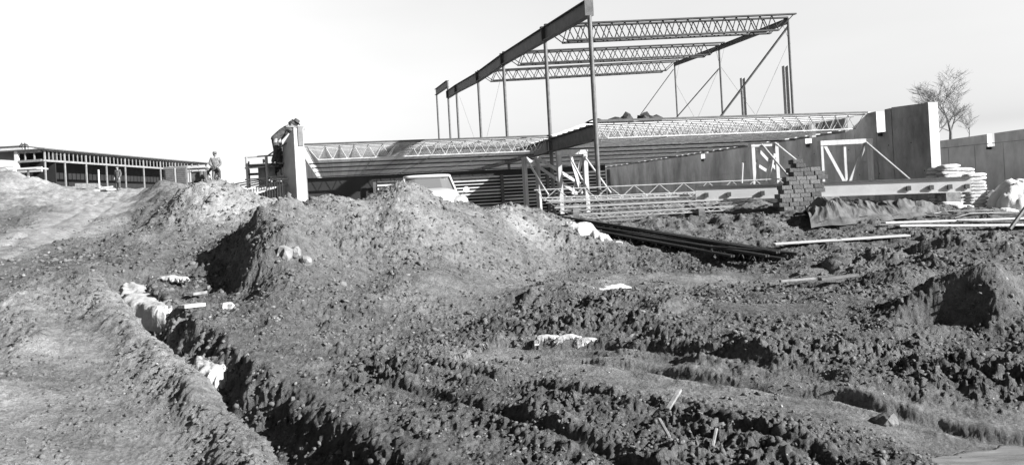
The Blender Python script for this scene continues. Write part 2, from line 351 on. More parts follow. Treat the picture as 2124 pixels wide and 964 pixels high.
# (px, D, radius across, radius along, height)
BUMPS = [(1990, 8.9, .75, .6, .52), (2100, 9.1, .9, .6, .40), (2060, 13.4, 1.8, 1.2, .35), (1880, 8.15, .5, .3, .22), (845, 16.6, .8, .6, .08), (590, 12.3, .6, .6, .25),
         (1470, 17.6, .5, .4, .22), (1850, 12.4, .6, .5, .2), (228, 11.7, .42, .55, -.42), (330, 33, 1.6, 1.2, .5), (70, 44, 3, 2, .5), (430, 19.5, 1.3, 1, .25),
         (1130, 12.1, .9, .6, .16), (520, 20.8, 1, .9, .15), (1770, 8.0, .35, .3, .12), (2030, 7.0, .35, .3, .12), (1540, 7.3, .3, .3, .12), (380, 24, 1.2, 1, .5), (700, 15.3, .6, .6, .15)]
def features(x, y):
    """returns height offset, roughness factor, dryness"""
    h = np.zeros(x.shape); rough = np.ones(x.shape)
    wig = pn(x * 1.3, y * 1.3) * .22 + pn(x * 4, y * 4) * .08
    for px, D, rx, ry, a in ((560, 13, 2.2, 2.2, .7), (430, 19, 3, 3, .7), (1130, 21, 2.5, 2, .5)):
        cx, cy = W(px, D); rough += a * np.exp(-((x - cx) / rx) ** 2 - ((y - cy) / ry) ** 2)
    for px, D, rx, ry, a in BUMPS:
        cx, cy = W(px, D); q = ((x - cx + wig * rx) / rx) ** 2 + ((y - cy - wig * ry) / ry) ** 2
        h += a * np.exp(-q * 1.1)
    # hole scooped in the left flank of the dark heap
    cx, cy = W(1950, 8.6); q = ((x - cx + wig * .5) / .45) ** 2 + ((y - cy) / .34) ** 2; h -= .30 * np.exp(-q * q)
    for pl, w, a in RIDGES:
        d, s, t = polydist(x + wig * .8, y + wig * .8, pl); e = np.sqrt(np.clip(t * (1 - t) * 14, 0, 1))
        h += a * np.exp(-(d / w) ** 2 * 1.2) * (.65 + .7 * pn(x * 1.7 + 5, y * 1.7)) * e
        rough += .4 * np.exp(-(d / w) ** 2) * e
    rag = fbm(x, y, 5.0, 4, 1.5) * .07
    d, s, t = polydist(x + wig * .45 + rag, y + wig * .45 + rag * .7, TRENCH)
    fade = sm(0, .06, 1 - t)
    right = s < 0     # travelling away, right-hand side of the trench in the picture
    depth = .42 + .22 * t + .10 * pn(x * 1.2, y * 1.2)
    wl, wr = .72 - .3 * t, .36
    prof = np.where(right, 1 - sm(.12, wr, d), 1 - sm(.02, wl, d))
    h -= depth * prof * fade
    # berm thrown up along the right lip
    h += .12 * np.exp(-((d - .5) / .2) ** 2) * np.where(right, 1, 0) * fade
    rough *= np.where((d < wl + .1) & ~right, .45, 1)
    for pl, w, k in ((ROAD, 1.6, .12), (TRACK, .55, .12), (TRACK2, 1.2, .3), (PATCH3, .22, .15), (PATCH4, .5, .4)):
        d, s, t = polydist(x + wig * .5, y + wig * .5, pl); e = np.where((t > .0) & (t < 1), 1, 0)
        w2 = w * (np.maximum(y, 8) / 30 if pl is ROAD else 1)
        m = np.exp(-(d / w2) ** 4) * e
        rough = rough * (1 - m) + k * m
        if pl is TRACK: h -= m * .05
    # tyre ruts over the open mud
    for pl in RUTS:
        d, s, t = polydist(x + wig * .25, y + wig * .25, pl); e = sm(0, .08, t) * sm(0, .08, 1 - t); g_ = np.exp(-(d / .085) ** 4) * e
        h += e * (-.055 * np.exp(-(d / .09) ** 4)  + .028 * np.exp(-((d - .17) / .07) ** 2) * (1 + 1.2 * fbm(x, y, 3, 3, 7)))
        rough *= 1 - .7 * g_
    # ruts along road
    d, s, t = polydist(x, y, ROAD); ds = d * s
    for off in (-.42, .38): h -= .07 * np.exp(-((ds - off) / .14) ** 2) * sm(0, .05, t) * sm(0, .1, 1 - t)
    # compacted left bank
    bank = sm(-.5, .3, -(x + .62 * y * .0 + 1.0 + (y - 4) * .62)) * sm(0, 2, 11.5 - y)
    rough *= 1 - .5 * bank
    return h, rough, bank
def detail_h(x, y, rough):
    big = fbm(x, y, .35, 3) * .16 * np.clip(y / 8, .4, 1.6)
    r = big + fbm(x, y, 1.9, 2, 3.1) * .050 * rough - np.abs(pn(x * 3.7, y * 3.7)) * .035 * rough
    # crumbly clods: hard-edged lumps at several sizes, thinned out in patches
    pat = np.clip(.6 + 2.0 * fbm(x, y, .8, 3, 6.6), .08, 1.5)
    r = r + np.clip(fbm(x, y, 6.0, 3, 2.2) * 2.0, -.3, .9) * .026 * rough * pat
    r = r + np.clip(fbm(x, y, 15.0, 2, 4.2) * 2.4, -.4, .9) * .019 * rough * (.3 + .7 * pat)
    r = r + np.clip(fbm(x, y, 31.0, 1, 1.2) * 2.4, -.5, .9) * .0115 * (0.25 + .75 * rough)
    far = np.clip((y - 9) / 14, 0, 1)
    r = r + far * (billow(x, y, .9, 2, 5.5) * .10 + np.maximum(fbm(x, y, 2.6, 2, 7.7), 0) * .10) * rough + np.clip((y - 24) / 10, 0, 1) * billow(x, y, .45, 3, 2.5) * .16
    return r
def H(x, y, det=True):
    x = np.atleast_1d(np.asarray(x, float)); y = np.atleast_1d(np.asarray(y, float))
    u, v = _uv(x, y); b = base_uv(u, v); h, r, _ = features(x, y)
    return b + h + (detail_h(x, y, r) * np.clip(1.2 - y / 300, 0, 1) if det else 0)
def G(px, D):
    x, y = W(px, D); return Vector((x, y, float(H(x, y)[0])))
def GS(x, y): return float(H(x, y, False)[0])

def build_ground():
    na, nb = 1500, 1150
    a = np.linspace(-1.25, 1.25, na); a = np.sign(a) * (np.abs(a) * .72 + .28 * np.abs(a) ** 3 / 1.25 ** 2)
    q = np.concatenate([np.linspace(np.log(1.2 + 1.5), np.log(72), nb - 60), np.linspace(np.log(72), np.log(900), 61)[1:]])
    U = a * 2.2
    gu = np.linspace(U[0], U[-1], 260); gv = np.linspace(q[0], q[-1], 300)
    GU, GV = np.meshgrid(gu, gv); B = base_uv(GU, GV)
    iu = (U - gu[0]) / (gu[1] - gu[0]); i0 = np.clip(iu.astype(int), 0, 258); fu = iu - i0
    iv = (q - gv[0]) / (gv[1] - gv[0]); j0 = np.clip(iv.astype(int), 0, 298); fv = (iv - j0)[:, None]
    R0 = B[j0][:, i0] * (1 - fu) + B[j0][:, i0 + 1] * fu; R1 = B[j0 + 1][:, i0] * (1 - fu) + B[j0 + 1][:, i0 + 1] * fu
    Z = R0 * (1 - fv) + R1 * fv
    Y = (np.exp(q) - 1.5)[:, None] * np.ones(na); X = a[None, :] * (Y + 1.5)
    h, r, bank = features(X, Y)
    Z = Z + h + detail_h(X, Y, r) * np.clip(1.2 - Y / 300, 0, 1)
    # crumbling of steep faces: strata pushed in and out sideways
    gx_ = np.abs(np.gradient(Z, axis=1)) / np.maximum(np.abs(np.gradient(X, axis=1)), 1e-4); st = np.clip(gx_ - .35, 0, 1.2)
    X0 = X; X = X + st * (.050 * pn(Z * 8 + 3, Y * 5 + X0) + .028 * pn(Z * 21, Y * 14 + 5) + .014 * pn(Z * 45, Y * 34 + 5)); Y = Y + st * .04 * pn(Z * 15 + 9, X0 * 10)
    # dryness: mound soil and trodden road are paler
    dry = np.zeros(X.shape)
    for px, D, rx, ry, k in ((440, 18.5, 3.2, 2.6, 1.0), (560, 20, 2.5, 2.0, .8), (840, 15.5, 2.4, 2.2, .6), (1040, 19.5, 2.4, 2.4, .7), (650, 13.5, 1.3, 1.4, .35)):
        cx, cy = W(px, D); dry = np.maximum(dry, k * np.exp(-((X - cx) / rx) ** 2 - ((Y - cy) / ry) ** 2))
    d, s, t = polydist(X, Y, ROAD); dry = np.maximum(dry * (1 - .4 * np.exp(-((d - 2) / 1.0) ** 2) * (Y > 14)), 1.15 * np.exp(-(d / (1.3 * np.clip(Y, 10, 40) / 24)) ** 4))
    d, s, t = polydist(X, Y, TRACK); dry = np.maximum(dry, .6 * np.exp(-(d / .5) ** 2))
    d, s, t = polydist(X, Y, TRACK2); dry = np.maximum(dry, .3 * np.exp(-(d / .9) ** 2))
    dry = np.maximum(dry, .75 * bank)
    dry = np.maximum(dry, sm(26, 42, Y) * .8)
    dry = np.clip(dry * (1 + .8 * fbm(X, Y, .8, 3, 4.4)) , 0, 1)
    me = bpy.data.meshes.new('ground'); nv = na * nb
    co = np.stack([X, Y, Z], -1).reshape(-1, 3).astype(np.float32)
    I = (np.arange(nb - 1)[:, None] * na + np.arange(na - 1)).ravel()
    F4 = np.stack([I, I + 1, I + na + 1, I + na], -1).astype(np.int32)
    me.vertices.add(nv); me.vertices.foreach_set('co', co.ravel())
    me.loops.add(F4.size); me.loops.foreach_set('vertex_index', F4.ravel())
    me.polygons.add(len(F4)); me.polygons.foreach_set('loop_start', np.arange(0, F4.size, 4, dtype=np.int32))
    me.polygons.foreach_set('loop_total', np.full(len(F4), 4, dtype=np.int32))
    me.update(calc_edges=True)
    at = me.attributes.new('dry', 'FLOAT', 'POINT'); at.data.foreach_set('value', dry.ravel().astype(np.float32))
    me.polygons.foreach_set('use_smooth', np.ones(len(F4), dtype=bool))
    me.materials.append(M['ground'])
    o = bpy.data.objects.new('ground', me); COL.objects.link(o)
    tag(o, 'churned mud and heaped earth of the building site', kind='structure')
    return o
# ------------------------------------------------------------------ clods and pebbles
def ico(sub=1):
    bm = bmesh.new(); bmesh.ops.create_icosphere(bm, subdivisions=sub, radius=1); v = np.array([p.co[:] for p in bm.verts]); f = np.array([[q.index for q in p.verts] for p in bm.faces]); bm.free(); return v, f
def scatter(name, n, smin, smax, m, dmin, dmax, seed, label, thr=-1, flat=.7, amp=.35, near=2.0, path=None):
    n0 = n
    rg = np.random.RandomState(seed); iv, jf = ico(1)
    Y = dmin + (dmax - dmin) * rg.rand(n * 3) ** near; X = (rg.rand(n * 3) * 2 - 1) * .85 * (Y + 1)
    h, r, bank = features(X, Y); keep = (r + fbm(X, Y, .8, 2, 9) * 1.3 > thr); X = X[keep][:n]; Y = Y[keep][:n]; n = len(X)
    if path is not None:
        n = n0; k_ = rg.rand(n) * (len(path) - 1.01); i_ = k_.astype(int); f_ = k_ - i_; pa = np.array(path)
        X = pa[i_, 0] * (1 - f_) + pa[i_ + 1, 0] * f_ + rg.randn(n) * .22 + .08; Y = pa[i_, 1] * (1 - f_) + pa[i_ + 1, 1] * f_ + rg.randn(n) * .2
    Z = H(X, Y)
    sz = smin + (smax - smin) * rg.rand(n) ** 4
    sz *= np.clip(Y / 8, .7, 1.7)
    q = rg.randn(n, 4); q /= np.linalg.norm(q, axis=1)[:, None]
    w, a, b, c = q.T
    Rm = np.stack([np.stack([1 - 2 * (b * b + c * c), 2 * (a * b - w * c), 2 * (a * c + w * b)], -1), np.stack([2 * (a * b + w * c), 1 - 2 * (a * a + c * c), 2 * (b * c - w * a)], -1), np.stack([2 * (a * c - w * b), 2 * (b * c + w * a), 1 - 2 * (a * a + b * b)], -1)], 1)
    V = iv[None] * (1 + amp * (rg.rand(n, len(iv), 1) * 2 - 1)) * (np.array([1, .75, .6]) * (.7 + .6 * rg.rand(n, 1, 3)))
    V = np.einsum('nij,nvj->nvi', Rm, V) * sz[:, None, None]; V[:, :, 2] *= flat
    V += np.stack([X, Y, Z + sz * .15], -1)[:, None]
    FF = (jf[None] + (np.arange(n) * len(iv))[:, None, None]).reshape(-1, 3).astype(np.int32)
    me = bpy.data.meshes.new(name); me.vertices.add(n * len(iv)); me.vertices.foreach_set('co', V.astype(np.float32).ravel())
    me.loops.add(FF.size); me.loops.foreach_set('vertex_index', FF.ravel()); me.polygons.add(len(FF))
    me.polygons.foreach_set('loop_start', np.arange(0, FF.size, 3, dtype=np.int32)); me.polygons.foreach_set('loop_total', np.full(len(FF), 3, dtype=np.int32))
    me.update(calc_edges=True); me.materials.append(M[m]); o = bpy.data.objects.new(name, me); COL.objects.link(o)
    return tag(o, label, kind='stuff')
M['clod'] = mat('earth_clod', 0.085, 0.95, noise=0.6, scale=2.5, bump=0.5, bscale=30)
M['pebble'] = mat('pale_pebble', 0.22, 0.9, noise=0.3, scale=2.5)

def Dg(px, py, d0=3.3, d1=60):
    """distance at which the ground is seen at photograph position px, py"""
    D = np.exp(np.linspace(math.log(d0), math.log(d1), 500)); X = (px - CX) / F * D
    z = H(X, D, False); hor = CY - .055 * (px - CX); y = hor + (EYE - z) / D * F
    k = np.nonzero(y <= py)[0]
    return float(D[k[0]]) if len(k) else d1
# ------------------------------------------------------------------ steel hall under construction (local frame: +y runs away, +x to the right)
TH = math.atan2(.2274, .9738)
C1 = Vector((3.27, 28.0, 0))
UY = Vector((-math.sin(TH), math.cos(TH), 0)); UX = Vector((math.cos(TH), math.sin(TH), 0))
def Lc(x, y, z): return Vector((x, y, z))           # local coordinates inside a thing whose Empty is at C1, turned by TH
def toL(p): d = Vector(p) - C1; return Vector((d.x * UX.x + d.y * UX.y, d.x * UY.x + d.y * UY.y, p[2]))
def toW(x, y, z): return C1 + UX * x + UY * y + Vector((0, 0, z))
def PLx(px, py, lx):
    """point seen at px,py lying on the vertical plane local x = lx"""
    a = P(px, py, 1.0); b = P(px, py, 2.0)
    la = toL(a); lb = toL(b); t = (lx - la.x) / (lb.x - la.x); return la + (lb - la) * t
def PLy(px, py, ly):
    la = toL(P(px, py, 1.0)); lb = toL(P(px, py, 2.0)); t = (ly - la.y) / (lb.y - la.y); return la + (lb - la) * t
def hall(name, label, cat): return empty(name, C1, label, cat, rz=TH)

frame = hall('steel_building_frame', 'tall bare steel frame of pipe columns, sloping girder and open web roof joists', 'steel frame')
colS = [0, 6.06, 14.7, 22.4, 31.5]; base_z = .55
topL = [PLx(1222.5, 0, 0), PLx(1128, 58, 0), PLx(1043.5, 113, 0), PLx(991, 151, 0), PLx(947.5, 177, 0)]
SL = [p.y for p in topL]; ZT = [p.z for p in topL]
SL = colS
tops = []
for px, py, s in ((1222, 0, 0), (1128, 58, 6.06), (1043.5, 113, 14.7), (991, 151, 22.4), (947.5, 177, 31.5), (929.8, 189, 35.9)):
    p = toW(0, s, 0); hor = CY - (0.055) * (px - CX); z = EYE + (hor - py) / F * p.y; tops.append((s, z))
def gz(s):
    for (a, za), (b, zb) in zip(tops, tops[1:]):
        if s <= b: return za + (zb - za) * (s - a) / (b - a)
    return tops[-1][1]
GH = .62
for s, z in tops:
    m = MB(); m.tube((0, s, base_z), (0, s, z - GH + .01), .088, n=12); m.build('column', 'steel_mid', frame, smooth=False)
    m = MB(); m.box((0, s, z - GH / 2), (.34, .05, GH - .03)); m.build('cap_plate', 'steel_dark', frame)
for k, ((s0, z0), (s1, z1)) in enumerate(zip(tops, tops[1:])):
    m = MB(); m.ibeam((0, s0 + .03, z0 - GH / 2), (0, s1 - .03, z1 - GH / 2), .28, GH, .035); m.build('roof_girder', 'steel_dark', frame)
# the raised short girder beyond
pA = toW(0, 35.9, 0)
def zat(px, py, D): return P(px, py, D).z
D6 = toW(0, 35.9, 0).y; D7 = toW(0, 43, 0).y
zA = zat(929, 167, D6); zB = zat(904, 184, D7)
m = MB(); m.ibeam((.0, 35.9, zA - .28), (0, 43.4, zB - .28), .25, .56, .035); m.build('raised_girder', 'steel_dark', frame)
m = MB(); m.tube((0, 42.9, base_z), (0, 42.9, zB - .55), .085, n=10); m.build('column', 'steel_mid', frame)
m = MB(); m.tube((0.0, 35.9, tops[-1][1] + .01), (0, 35.9, zA - .02), .085, n=10); m.build('column_stub', 'steel_mid', frame)

def add_truss(parent, name, a, b, depth, n, mtl, chord=.07, rod=.018, endcut=.9, double=True, seat=True):
    """open web joist from a to b (top chord ends): chords and zigzag web as sub-parts of one part"""
    a = Vector(a); b = Vector(b); d = (b - a); Ln = d.length; d.normalize(); side = d.cross(Vector((0, 0, 1))).normalized()
    up = side.cross(d).normalized()
    t = MB()
    for sg in (-1, 1): t.bar(a + side * sg * chord * .6 - up * chord * .4, b + side * sg * chord * .6 - up * chord * .4, chord * .9, chord * .8, up)
    top = t.build(name, mtl, parent)
    t = MB(); a2 = a + d * endcut - up * depth; b2 = b - d * endcut - up * depth
    for sg in (-1, 1): t.bar(a2 + side * sg * chord * .6, b2 + side * sg * chord * .6, chord * .9, chord * .8, up)
    t.build('bottom_chord', mtl, top)
    t = MB(); pts = [a + d * .1 - up * chord * .4]
    for k in range(n + 1):
        q = a2 + (b2 - a2) * (k / n); pts.append(q)
        if k < n: pts.append(a2 + (b2 - a2) * ((k + .5) / n) + up * (depth - chord * .5))
    pts.append(b - d * .1 - up * chord * .4)
    for p, q in zip(pts, pts[1:]): t.tube(p, q, rod, n=5, cap=False)
    t.build('web', mtl, top)
    return top
# roof joists reaching right to the second row of columns
RC = []
for s, (px, py), dz in ((6.06, (1634, 37), 0), (14.7, (1491, 94), 0), (22.4, (1399, 129), 0)):
    pr = PLy(px, py, s + .3); RC.append((pr.x, s + .3, pr.z, px))
    for off, ln in ((-.35, 0), (.35, 0)):
        add_truss(frame, 'roof_joist', (-.1, s + off, gz(s + off) + .09), (pr.x, s + .0 + off, pr.z + .05), .78 if s < 10 else .72, 17, 'steel_black', .085, .026, 1.0)
bots = [(1646, 236), (1498, 241), (1404, 243)]
for (x, s, z, px), nm in zip(RC, bots):
    m = MB(); m.tube((x, s, base_z), (x, s, z - .02), .062, n=8); m.build('column', 'steel_mid', frame)
for (x0, s0, z0, _), (x1, s1, z1, _) in zip(RC, RC[1:]):
    m = MB(); m.ibeam((x0, s0, z0 - .16), (x1, s1, z1 - .16), .16, .26, .03); m.build('eave_beam', 'steel_dark', frame)
# raking braces and thin guy rods
for k, (t0, t1, r) in enumerate((((1635, 55), (1497, 239), .055), ((1491, 143), (1404, 243), .036), ((1397, 144), (1322, 247), .030))):
    x, s, z, _ = RC[k]; p0 = PLy(t0[0], t0[1], s); p1 = PLy(t1[0], t1[1], s + 1.5)
    d = (p1 - p0).normalized(); m = MB(); m.tube(p0, p1 + d * 1.0, r, n=8); m.build('raking_brace', 'steel_mid', frame)
for (x0, y0), (x1, y1), s in (((1622, 48), (1640, 92), 6.5), ((1633, 95), (1568, 240), 6.8), ((1484, 100), (1494, 140), 15), ((1503, 97), (1493, 140), 15), ((1496, 140), (1570, 243), 15.2), ((1490, 145), (1448, 243), 15.1),
                              ((1409, 131), (1401, 172), 22.8), ((1401, 172), (1440, 243), 23), ((1039, 160), (1008, 292), 22.4), ((953, 200), (985, 290), 30)):
    m = MB(); m.tube(PLy(x0, y0, s), PLy(x1, y1, s), .009, n=5); m.build('guy_rod', 'steel_mid', frame)

# free standing posts beyond
for (xa, ya), (xb, yb), D, lb, wd in (((1541.5, 162), (1544.5, 240), 50, 'shorter of two free standing square posts beyond the joist floor', .26), ((1627, 137), (1634, 240), 46, 'taller free standing square post beyond the joist floor, next to the end pipe column', .28)):
    p = P(xb, yb, D); q = P(xb - (yb - ya) * 0.055, ya, D); q.x = p.x
    m = MB(); m.ibeam(Vector((p.x, D, .4)), Vector((p.x, D, q.z)), wd, wd, .03, up=(.97, .23, 0)); o = m.build('steel_post', 'steel_pale'); tag(recenter(o), lb, 'post', 'free standing steel posts')

# ------------------------------------------------------------------ joist floor
floor = hall('joist_floor', 'low floor of closely set open web joists under glowing paper deck, carried on a dark girder', 'joist floor')
DZ = EYE + 2.73; GT = EYE + 2.62; YEND = 46.0
for (a, b) in ((0.12, 5.94), (6.18, 14.58), (14.82, 22.28), (22.52, 31.4), (31.6, YEND)):
    m = MB(); m.ibeam((0, a, GT - .31), (0, b, GT - .31), .30, .60, .035); m.build('floor_girder', 'steel_dark', floor)
for s in (6.06, 14.7, 22.4, 31.5):
    m = MB(); m.box((-.22, s, GT - .3), (.04, .3, .5)); m.build('splice_plate', 'steel_dark', floor)
XL, XR = -10.8, 12.0
JD = .60
def joist_mesh(length, n):
    root = empty('tmp', (0, 0, 0), None, None)
    o = add_truss(root, 'joist', (0, 0, 0), (length, 0, 0), JD, n, 'joist', .05, .012, .55)
    o.parent = None; bpy.data.objects.remove(root); return o
def lay(proto, x, y, z):
    c = copy_tree(proto, floor); c.location = (x, y, z); return c
jr = joist_mesh(XR - .02, 18); jl = joist_mesh(-XL - .02, 16)
k = 0; y = .35
while y < 38:
    lay(jr, .02, y, DZ - .03); y += .78 if y < 20 else 1.1; k += 1
y = 6.25
while y < 38:
    lay(jl, XL, y, DZ - .03); y += .78 if y < 20 else 1.1; k += 1
for o in (jr, jl):
    for ch in list(o.children): bpy.data.objects.remove(ch)
    bpy.data.objects.remove(o)
def sheet(x0, x1, y0, y1, z):
    nx, ny = 40, 90; m = MB(); vs = []; fs = []
    for j in range(ny + 1):
        for i in range(nx + 1):
            x = x0 + (x1 - x0) * i / nx; yy = y0 + (y1 - y0) * j / ny
            vs.append((x, yy, z + .012 * math.sin(yy * 8.7) + .008 * math.sin(x * 5 + yy)))
    for j in range(ny):
        for i in range(nx): q = j * (nx + 1) + i; fs.append((q, q + 1, q + nx + 2, q + nx + 1))
    m.add(vs, fs); return m
sheet(.0, XR + .2, .25, YEND, DZ + .03).build('deck_paper', 'paper', floor, smooth=True)
sheet(XL - .2, -.01, 6.2, YEND, DZ + .03).build('deck_paper', 'paper', floor, smooth=True)
# thin edge angles along the near edges
m = MB(); m.box(((XR) / 2, .22, DZ + .02), (XR, .05, .09)); m.build('edge_angle', 'steel_dark', floor)
m = MB(); m.box((XL / 2, 6.1, DZ + .02), (-XL, .05, .09)); m.build('edge_angle', 'steel_dark', floor)
# pale closure strip hung behind the first joist
# bridging lines between joists
for yy in (5.2, 8.4, 12.0, 16.5, 22.5):
    for xa, xb in ((XL + .1, -.2), (.2, XR - .1)):
        if xa < 0 and yy < 6: continue
        m = MB(); m.box(((xa + xb) / 2, yy, DZ - JD - .07), (xb - xa, .07, .055)); m.build('form_bearer', 'steel_black', floor)
for x in (-8, -5.4, -2.7, 3, 6, 9):
    m = MB(); m.box((x, 6.4 + 16 if x < 0 else 16, DZ - JD - .06), (.04, 31 if x < 0 else 31.5, .03)); m.build('bridging', 'joist', floor)
# short bundles of leftovers on the right-hand deck
t = empty('sack_heap', toW(1.9, .9, DZ + .05), 'dark lumpy heap of scraps lying on top of the deck beside the tallest column', 'scrap heap', rz=TH)
for i, (x, sx, sz) in enumerate(((-1.55, .8, .10), (-.75, .9, .13), (-.3, .5, .26), (.45, .5, .28), (.8, .8, .2))):
    m = MB(); bm = bmesh.new(); bmesh.ops.create_icosphere(bm, subdivisions=2, radius=1)
    vs = [(x + v.co.x * sx * .55 * (1 + .3 * math.sin(v.co.z * 7 + i)), v.co.y * .3, max(v.co.z, -.05) * sz * (1.1 + .4 * math.sin(v.co.x * 9 + i))) for v in bm.verts]; m.add(vs, [tuple(q.index for q in f.verts) for f in bm.faces]); bm.free()
    m.build('scrap', 'steel_black', t)

# ------------------------------------------------------------------ concrete walls
def ramp_wall(name, m, x0, th, prof, zb, parent, notches=()):
    pts = dict(prof)
    def zt(y):
        for (ya, za), (yb, zc) in zip(prof, prof[1:]):
            if ya <= y <= yb: return za + (zc - za) * (y - ya) / (yb - ya)
        return prof[-1][1]
    y_all = sorted([p[0] for p in prof] + [q for n_ in notches for q in (n_[0] - n_[1] / 2, n_[0] + n_[1] / 2)])
    mb = MB()
    for ya, yb in zip(y_all, y_all[1:]):
        if yb - ya < .005: continue
        mid = (ya + yb) / 2; cut = [n_[2] for n_ in notches if abs(mid - n_[0]) < n_[1] / 2]
        za, zc = (cut[0], cut[0]) if cut else (zt(ya + 1e-6), zt(yb - 1e-6))
        mb.hexa([(x0, ya, zb), (x0 + th, ya, zb), (x0 + th, yb, zb), (x0, yb, zb), (x0, ya, za), (x0 + th, ya, za), (x0 + th, yb, zc), (x0, yb, zc)])
    return mb.build(name, m, parent)
def _old_ramp(name, m, x0, th, prof, zb, parent):
    """prof: list of (y, ztop) along local y"""
    mb = MB()
    for (ya, za), (yb, zc) in zip(prof, prof[1:]):
        if yb - ya < .005: continue
        mb.hexa([(x0, ya, zb), (x0 + th, ya, zb), (x0 + th, yb, zb), (x0, yb, zb), (x0, ya, za), (x0 + th, ya, za), (x0 + th, yb, zc), (x0, yb, zc)])
    return mb.build(name, m, parent)
rw = hall('concrete_wall', 'long dark grey concrete wall under the joist ends, with a bright sunlit end face', 'concrete wall')
seat = EYE + 2.06
pR = PLx(1925, 213, XR); y0 = pR.y
yj = PLx(1848, 232, XR).y; yc = PLx(1800, 240, XR).y; yd = PLx(1765, 262, XR).y
ztop = pR.z
ramp_wall('wall', 'concrete', XR, .40, [(y0, ztop), (yj - .03, EYE + 2.78)], -.1, rw)
NT = []
for px, ya_, yb_, w_ in ((1833, 230, 276, .5), (1682, 281, 299, .5), (1463, 316, 330, .5)):
    b_ = PLx(px, yb_, XR + .2); NT.append((b_.y - .1, w_, b_.z))
ramp_wall('wall', 'concrete', XR + .006, .40, [(yj + .01, EYE + 2.76), (yc, EYE + 2.72), (yd, seat + .12), (yd + .4, seat)], -.1, rw, NT[:1])
ramp_wall('wall', 'concrete', XR + .003, .40, [(yd + .41, seat), (YEND, seat)], -.1, rw, NT[1:])
ramp_wall('painted_lit_end', 'concrete_pale', XR - .008, .42, [(y0 - .012, ztop + .01), (y0 - .002, ztop + .01)], -.1, rw)  # paler sheet over the wall end, sunlight put into its colour
for zz in (EYE + .75, EYE - .4):
    m = MB(); m.box((XR - .004, (y0 + YEND) / 2, zz), (.014, YEND - y0 - .1, .022)); m.build('form_line', 'concrete', rw)
for yy in (-2.2, -.2, 1.1, 5.2, 9.4, 11.6):
    m = MB(); m.box((XR - .003, yy, (seat - .3) / 2), (.010, .02, seat + .1)); m.build('form_line', 'concrete', rw)
for i in range(22):
    m = MB(); m.box((XR - .001, y0 + .35 + i * .6, EYE + (1.3 if i % 2 else .2)), (.006, .045, .045)); m.build('tie_hole', 'steel_black', rw)
m = MB(); m.box((XR - .01, (y0 + yj) / 2, ztop - .42), (.012, yj - y0 - .1, .03)); m.build('form_line', 'concrete', rw)
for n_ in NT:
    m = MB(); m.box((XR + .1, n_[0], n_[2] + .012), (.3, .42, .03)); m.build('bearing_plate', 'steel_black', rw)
    m = MB(); m.box((XR + .195, n_[0] + .242, (zq := (EYE + 2.70 if n_ is NT[0] else seat - .01), (n_[2] + .03 + zq) / 2)[1]), (.38, .012, zq - n_[2] - .03)); m.build('jamb_light_strip', 'white', rw)  # white strip added so the jamb colour reads as sunlit
    m = MB(); m.box((XR - .05, n_[0], n_[2] - .07), (.10, .14, .12)); m.build('bracket', 'steel_black', rw)
for n_ in NT[1:]: NTZ = n_[2]
for yy in (7.2, 3.3, 16, 25):
    m = MB(); m.box((XR - .003, yy, (seat - .3) / 2), (.012, .035, seat + .1)); m.build('form_line', 'concrete', rw)
# far right wall
fw = hall('concrete_wall', 'far grey concrete wall at the right edge, behind the white sand heap', 'concrete wall')
XF = 35.8; f0 = 8.0; f1 = PLx(1925, 292, XF).y
ya_ = yd + .7
for yb_ in [n_[0] - .25 for n_ in NT[1:]] + [YEND]:
    mb = MB(); mb.box((XR + .32, (ya_ + yb_) / 2, (seat + DZ) / 2), (.14, yb_ - ya_, DZ - seat - .02)); mb.build('wall_or_gap_plate', 'steel_dark', rw); ya_ = yb_ + .5  # dark plate added to block the bright gap between wall top and deck
prof = [(f0, EYE + 2.95), (f1, EYE + 2.6)]
a = PLx(2057, 278, XF + .2); b = PLx(2057, 304, XF + .2)
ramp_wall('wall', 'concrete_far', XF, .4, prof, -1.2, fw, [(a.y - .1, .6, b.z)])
m = MB(); m.box((XF - .012, (f0 + f1) / 2, EYE + 2.05), (.03, f1 - f0, .05)); m.build('form_line', 'concrete', fw)
for k in range(9):
    m = MB(); m.box((XF - .006, f0 + 1.2 + k * 2.4, EYE + .2), (.016, .03, 3.6)); m.build('form_line', 'concrete', fw)
m = MB(); m.box((XF - .1, a.y, b.z - .1), (.18, .3, .2)); m.build('bracket', 'steel_black', fw)
# left pier with slanted shaded cheek
A = P(592, 420, 31.2); B = P(617, 420, 29.7); C = P(637.5, 420, 30.0); Dd = A + (C - B)
zt = P(628, 264, 29.8).z; za = P(594, 300, 31.2).z
cz = (B - A)
pier = empty('concrete_pier', (B.x, B.y, 0), 'tall pale concrete pier the two men lean over, its sloping left cheek in shade', 'concrete pier')
def rel(v, z): return (v.x - B.x, v.y - B.y, z)
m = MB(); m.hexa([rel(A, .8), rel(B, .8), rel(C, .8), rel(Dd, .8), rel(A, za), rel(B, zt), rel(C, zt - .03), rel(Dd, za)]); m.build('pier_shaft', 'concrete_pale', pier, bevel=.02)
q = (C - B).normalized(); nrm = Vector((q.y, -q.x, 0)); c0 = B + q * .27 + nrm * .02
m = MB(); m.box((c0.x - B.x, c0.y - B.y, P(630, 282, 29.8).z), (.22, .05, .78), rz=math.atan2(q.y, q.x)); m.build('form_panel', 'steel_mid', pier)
m = MB(); m.box((c0.x - B.x - .25, c0.y - B.y, zt + .04), (.75, .22, .05), rz=math.atan2(q.y, q.x)); m.build('top_board', 'wood_grey', pier)

